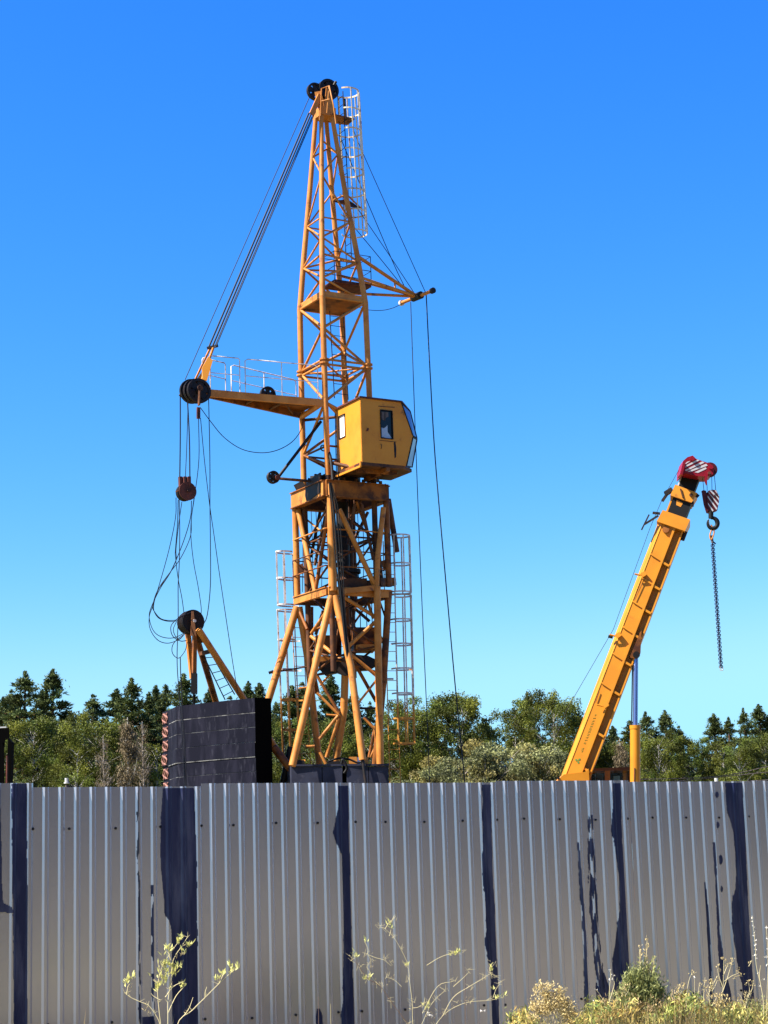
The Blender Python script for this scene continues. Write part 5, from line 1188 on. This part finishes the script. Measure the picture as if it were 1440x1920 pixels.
st = [[(1195, 2060), (1198, 1900), (1205, 1830), (1212, 1790), (1213, 1762)], [(1195, 2060), (1196, 1900), (1202, 1840), (1200, 1800), (1199, 1775)], [(1200, 2060), (1210, 1900), (1225, 1850), (1226, 1810), (1226, 1797)]]
pts_g = []
for k in range(40):
    a = rs.uniform(-1, 1); top = 1818 + 55 * abs(a) ** 1.3 + rs.normal(0, 9); x = 1205 + a * 46; st.append([(1200, 2060), (1203 + a * 15, 1930), (x - a * 5, top + 30), (x, top)])
    for j in range(9): t = rs.rand(); pts_g.append((x - a * 12 * t + rs.normal(0, 3), top + t * 75))
stems(mg, st[:3], W4, .0030); stems(mg, st[3:], W4, .0022, 'stem_red')
leaves(mg, pts_g, W4, 22, .022, .019, 'weedleaf', up_=.9, wid=.22, cv=.45)
leaves(mg, interp_pts((1213, 1760), (1210, 1830), 14, 1.2) + interp_pts((1199, 1775), (1203, 1830), 10, 1) + interp_pts((1226, 1800), (1222, 1840), 8, 1), W4, 8, .006, .008, 'straw', up_=1, wid=.3)
pb = [(x + rs.normal(0, 12), 1875 + rs.rand() * 55) for x in np.linspace(1135, 1260, 60)]
leaves(mg, pb, W4 - .1, 18, .02, .014, 'dryweed', up_=.7, wid=.25, cv=.5, name='dry_leaf_cluster')
def tallweed(name, label, x, lines, heads, Y, hm='straw', n=10, size=.007, sp=.008, cat='weed', sm='stem_dry', r=.0024):
    o = thing(name, label, cat, V((at(x, 2000, Y).x, Y, 0)), None); stems(o, lines, Y, r, sm); leaves(o, heads, Y, n, sp, size, hm, up_=.8, wid=.45); return o
tallweed('flowering_weed', 'pale weed with small white flowers left of the mugwort bush', 1140, [[(1140, 2060), (1142, 1880), (1145, 1830), (1144, 1818)], [(1141, 1900), (1128, 1870), (1118, 1856)], [(1142, 1880), (1152, 1845), (1147, 1836)], [(1141, 1930), (1122, 1890), (1112, 1878)]], [(1143, 1820), (1146, 1828), (1148, 1837), (1143, 1838), (1118, 1857), (1113, 1878), (1162, 1843), (1152, 1830)], 12.3, 'whitebud', 8, .005, .004)
tallweed('dry_stalk', 'dry curved stalk with a seed head right of the mugwort bush', 1288, [[(1280, 2060), (1286, 1900), (1288, 1860), (1293, 1835), (1299, 1822)], [(1302, 2060), (1304, 1900), (1308, 1870), (1312, 1842)], [(1316, 2060), (1318, 1900), (1320, 1860), (1322, 1832)], [(1345, 1830), (1335, 1850), (1325, 1872)]], [(1299, 1823), (1302, 1828), (1297, 1826), (1322, 1840), (1322, 1850), (1320, 1860), (1312, 1846), (1275, 1850), (1277, 1846)], 12.3, n=9)
tallweed('white_flower_stalk', 'single small white flower on a thin stalk between dry stalks', 1302, [[(1304, 2060), (1303, 1900), (1302, 1836)]], [(1302, 1834)], 12.25, 'whitebud', 12, .005, .003)
hds = [(x, y) for x, y in ((1356, 1798), (1360, 1803), (1366, 1808), (1372, 1806), (1362, 1812), (1350, 1820), (1374, 1800), (1382, 1822), (1388, 1828), (1378, 1834), (1346, 1812), (1385, 1818))]
tallweed('umbel_weed', 'branching dry weed with brownish umbels before the rightmost navy strip', 1360, [[(1356, 2060), (1353, 1900), (1356, 1850), (1357, 1800)], [(1355, 1860), (1365, 1830), (1373, 1802)], [(1355, 1850), (1348, 1830), (1345, 1815)], [(1358, 1840), (1372, 1830), (1386, 1824)], [(1356, 1830), (1362, 1815), (1366, 1808)]], hds, 12.2, 'straw', 14, .0055, .006)
tallweed('umbel_weed', 'small pale branching weed low beside the rightmost navy strip', 1400, [[(1390, 2060), (1398, 1890), (1405, 1860), (1404, 1842)], [(1402, 1870), (1410, 1855), (1412, 1842)], [(1398, 1890), (1390, 1870), (1384, 1862)], [(1404, 1812), (1407, 1806), (1410, 1800)]], [(1404, 1840), (1411, 1842), (1398, 1846), (1408, 1850), (1412, 1848), (1404, 1806)], 12.3, 'straw', 8, .005, .005)
tallweed('tall_spike_weed', 'tall knotted pale stalk rising at the right edge', 1418, [[(1430, 2080), (1432, 1900), (1427, 1850), (1418, 1810), (1416, 1770), (1413, 1745), (1411, 1718)], [(1427, 1850), (1424, 1830), (1426, 1810)], [(1440, 2060), (1438, 1900), (1440, 1800), (1437, 1735)]], interp_pts((1411, 1720), (1418, 1800), 10, 1) + [(1414, 1792), (1437, 1740), (1438, 1760), (1438, 1780), (1437, 1795), (1422, 1825), (1424, 1850), (1432, 1838), (1438, 1812)], 12.1, 'whitebud', 6, .006, .004)
for k, (x, top, lab) in enumerate(((1272, 1848, 'thin dry stalk nearest the right side of the mugwort'), (1334, 1838, 'dry stalk between the curved stalk and the branching umbels'), (1398, 1862, 'short bent dry stalk left of the tall knotted stalk'), (1170, 1850, 'dry seed stalk touching the left side of the mugwort'))):
    ln = [[(x + 4, 2060), (x + 2, 1920), (x + rs.normal(0, 3), (top + 1900) / 2), (x, top)]] + [[(x + 1, top + q), (x + 7 * (-1) ** j, top + q - 10), (x + 11 * (-1) ** j, top + q - 20)] for j, q in enumerate((20, 34, 48))]
    tallweed('dry_stalk', lab, x, ln, [(x, top + q) for q in (0, 3, 7, 12, 18)] + [(x + 11 * (-1) ** j, top + q - 20) for j, q in enumerate((20, 34, 48))], 12.25, n=9)
rr = tallweed('dry_clump', 'brown dry flower clump below the branching umbels', 1352, [[(1352, 2060), (1352, 1920), (1352, 1880)]], [(1352 + rs.normal(0, 7), 1880 + rs.normal(0, 9)) for _ in range(26)], 12.2, 'straw', 12, .008, .008)
for k, (x, lab) in enumerate(((1160, 'dark leafy weed before the navy film left of the mugwort'), (1262, 'green leafy weed right of the mugwort bush'), (1420, 'bluish green weed at the right edge below the tall stalk'))):
    o = thing('leafy_weed', lab, 'weed', V((at(x, 2000, 12.5).x, 12.5, 0)))
    stems(o, [[(x, 2060), (x + rs.normal(0, 5), 1930), (x + rs.normal(0, 14), 1850 + 10 * k)] for _ in range(9)], 12.5, .002, 'stem_red')
    leaves(o, [(x + rs.normal(0, 11), 1860 + 8 * k + rs.rand() * 70) for _ in range(60)], 12.5, 12, .014, .012, 'weedleaf', wid=.22, cv=.5)
for (x, top, lab) in ((597, 1868, 'thin dark grass stalk at the bottom left of centre'), (1011, 1812, 'thin reddish stalk left of the straw bush'), (620, 1882, 'pale grass stalk right of the thin dark one'), (558, 1905, 'short pale grass tip at the bottom edge')):
    o = thing('grass_stalk', lab, 'grass stalk', V((at(x, 2000, 12.4).x, 12.4, 0)))
    if x == 1011: x = 872
    stems(o, [[(x + 4, 2060), (x + 1, 1950), (x, top)]], 12.4, .0022, 'stem_red' if x != 620 else 'stem_dry')
bpy.data.objects['grass_stalk.001']['label'] = 'thin reddish stalk crossing the wispy weed at the bottom centre'
def undergrowth():
    P = []; A = []; B = []; C_ = []
    cols = [np.array([1.5, 1.0, .7]), np.array([.45, .5, .4]), np.array([2.2, 1.8, 1.4]), np.array([.8, 1.0, .7]), np.array([.7, .45, .35]), np.array([1.3, 1.25, .8])]
    for k in range(420):
        x = rs.uniform(1095, 1500) if k < 340 else rs.uniform(960, 1110); top = 1885 + 22 * math.sin(x * .05) * math.sin(x * .013 + 1) + rs.gamma(1.5, 9)
        if x < 1110: top += 30
        Y = rs.uniform(12.0, 13.0); c = np.array(at(x, top, Y)); n = 34; cc = cols[rs.randint(6)] * rs.uniform(.6, 1.3)
        d = rand_unit(n, rs); d[:, 2] = np.abs(d[:, 2]) + .3; d /= np.linalg.norm(d, axis=1)[:, None]; ln = rs.uniform(.008, .026, (n, 1))
        sd = np.cross(d, rand_unit(n, rs)); sd /= np.linalg.norm(sd, axis=1)[:, None] + 1e-6
        P.append(c + rs.normal(0, 1, (n, 3)) * np.array([.03, .03, .03]) - np.array([0, 0, .02])); A.append(d * ln); B.append(sd * ln * .22); C_.append(np.repeat(cc[None], n, 0) * rs.uniform(.75, 1.25, (n, 1)))
    o = leaf_object('ground_cover', np.concatenate(P), np.concatenate(A), np.concatenate(B), np.concatenate(C_), M['weedleaf']); o['kind'] = 'stuff'; o['label'] = 'low mixed green and dry plants at the fence foot'; o['category'] = 'ground cover'
undergrowth()
# rough grass strip: one object nobody could count
def grass():
    P = []; A = []; B = []; C_ = []
    n = 9000; px = np.concatenate([rs.uniform(1090, 1480, 5500), rs.uniform(-100, 1480, 3500)])
    for i, x in enumerate(px):
        Y = rs.uniform(11.6, 13.2) if x < 1400 else rs.uniform(11.8, 13.5)
        dens = i < 5500; top = (1945 - rs.gamma(2, 16) if dens else 1960 - rs.gamma(1.5, 9))
        if Y > FP0.y + (at(x, 1900, Y).x - FP0.x) * math.tan(FTH) - .15: Y = FP0.y + (at(x, 1900, Y).x - FP0.x) * math.tan(FTH) - .15 - rs.rand() * .6
        t = at(x, max(top, 1868), Y); h = max(t.z, .03)
        l_ = rs.normal(0, .12 * h, 2); d = np.array([l_[0], l_[1], h / 2]); c = np.array([t.x, Y, h / 2])
        P.append(c); A.append(d); B.append(np.array([rs.uniform(.0015, .0035), rs.normal(0, .001), 0]))
        k = rs.rand(); C_.append(np.array([1.9, 1.35, 1.1]) * rs.uniform(.8, 1.3) if k < .5 else np.array([1, 1, 1]) * rs.uniform(.6, 1.3))
    o = leaf_object('grass', np.array(P), np.array(A), np.array(B), np.array(C_), M['grass']); o['kind'] = 'stuff'; o['label'] = 'rough green and straw grass along the fence foot'; o['category'] = 'grass'
grass()
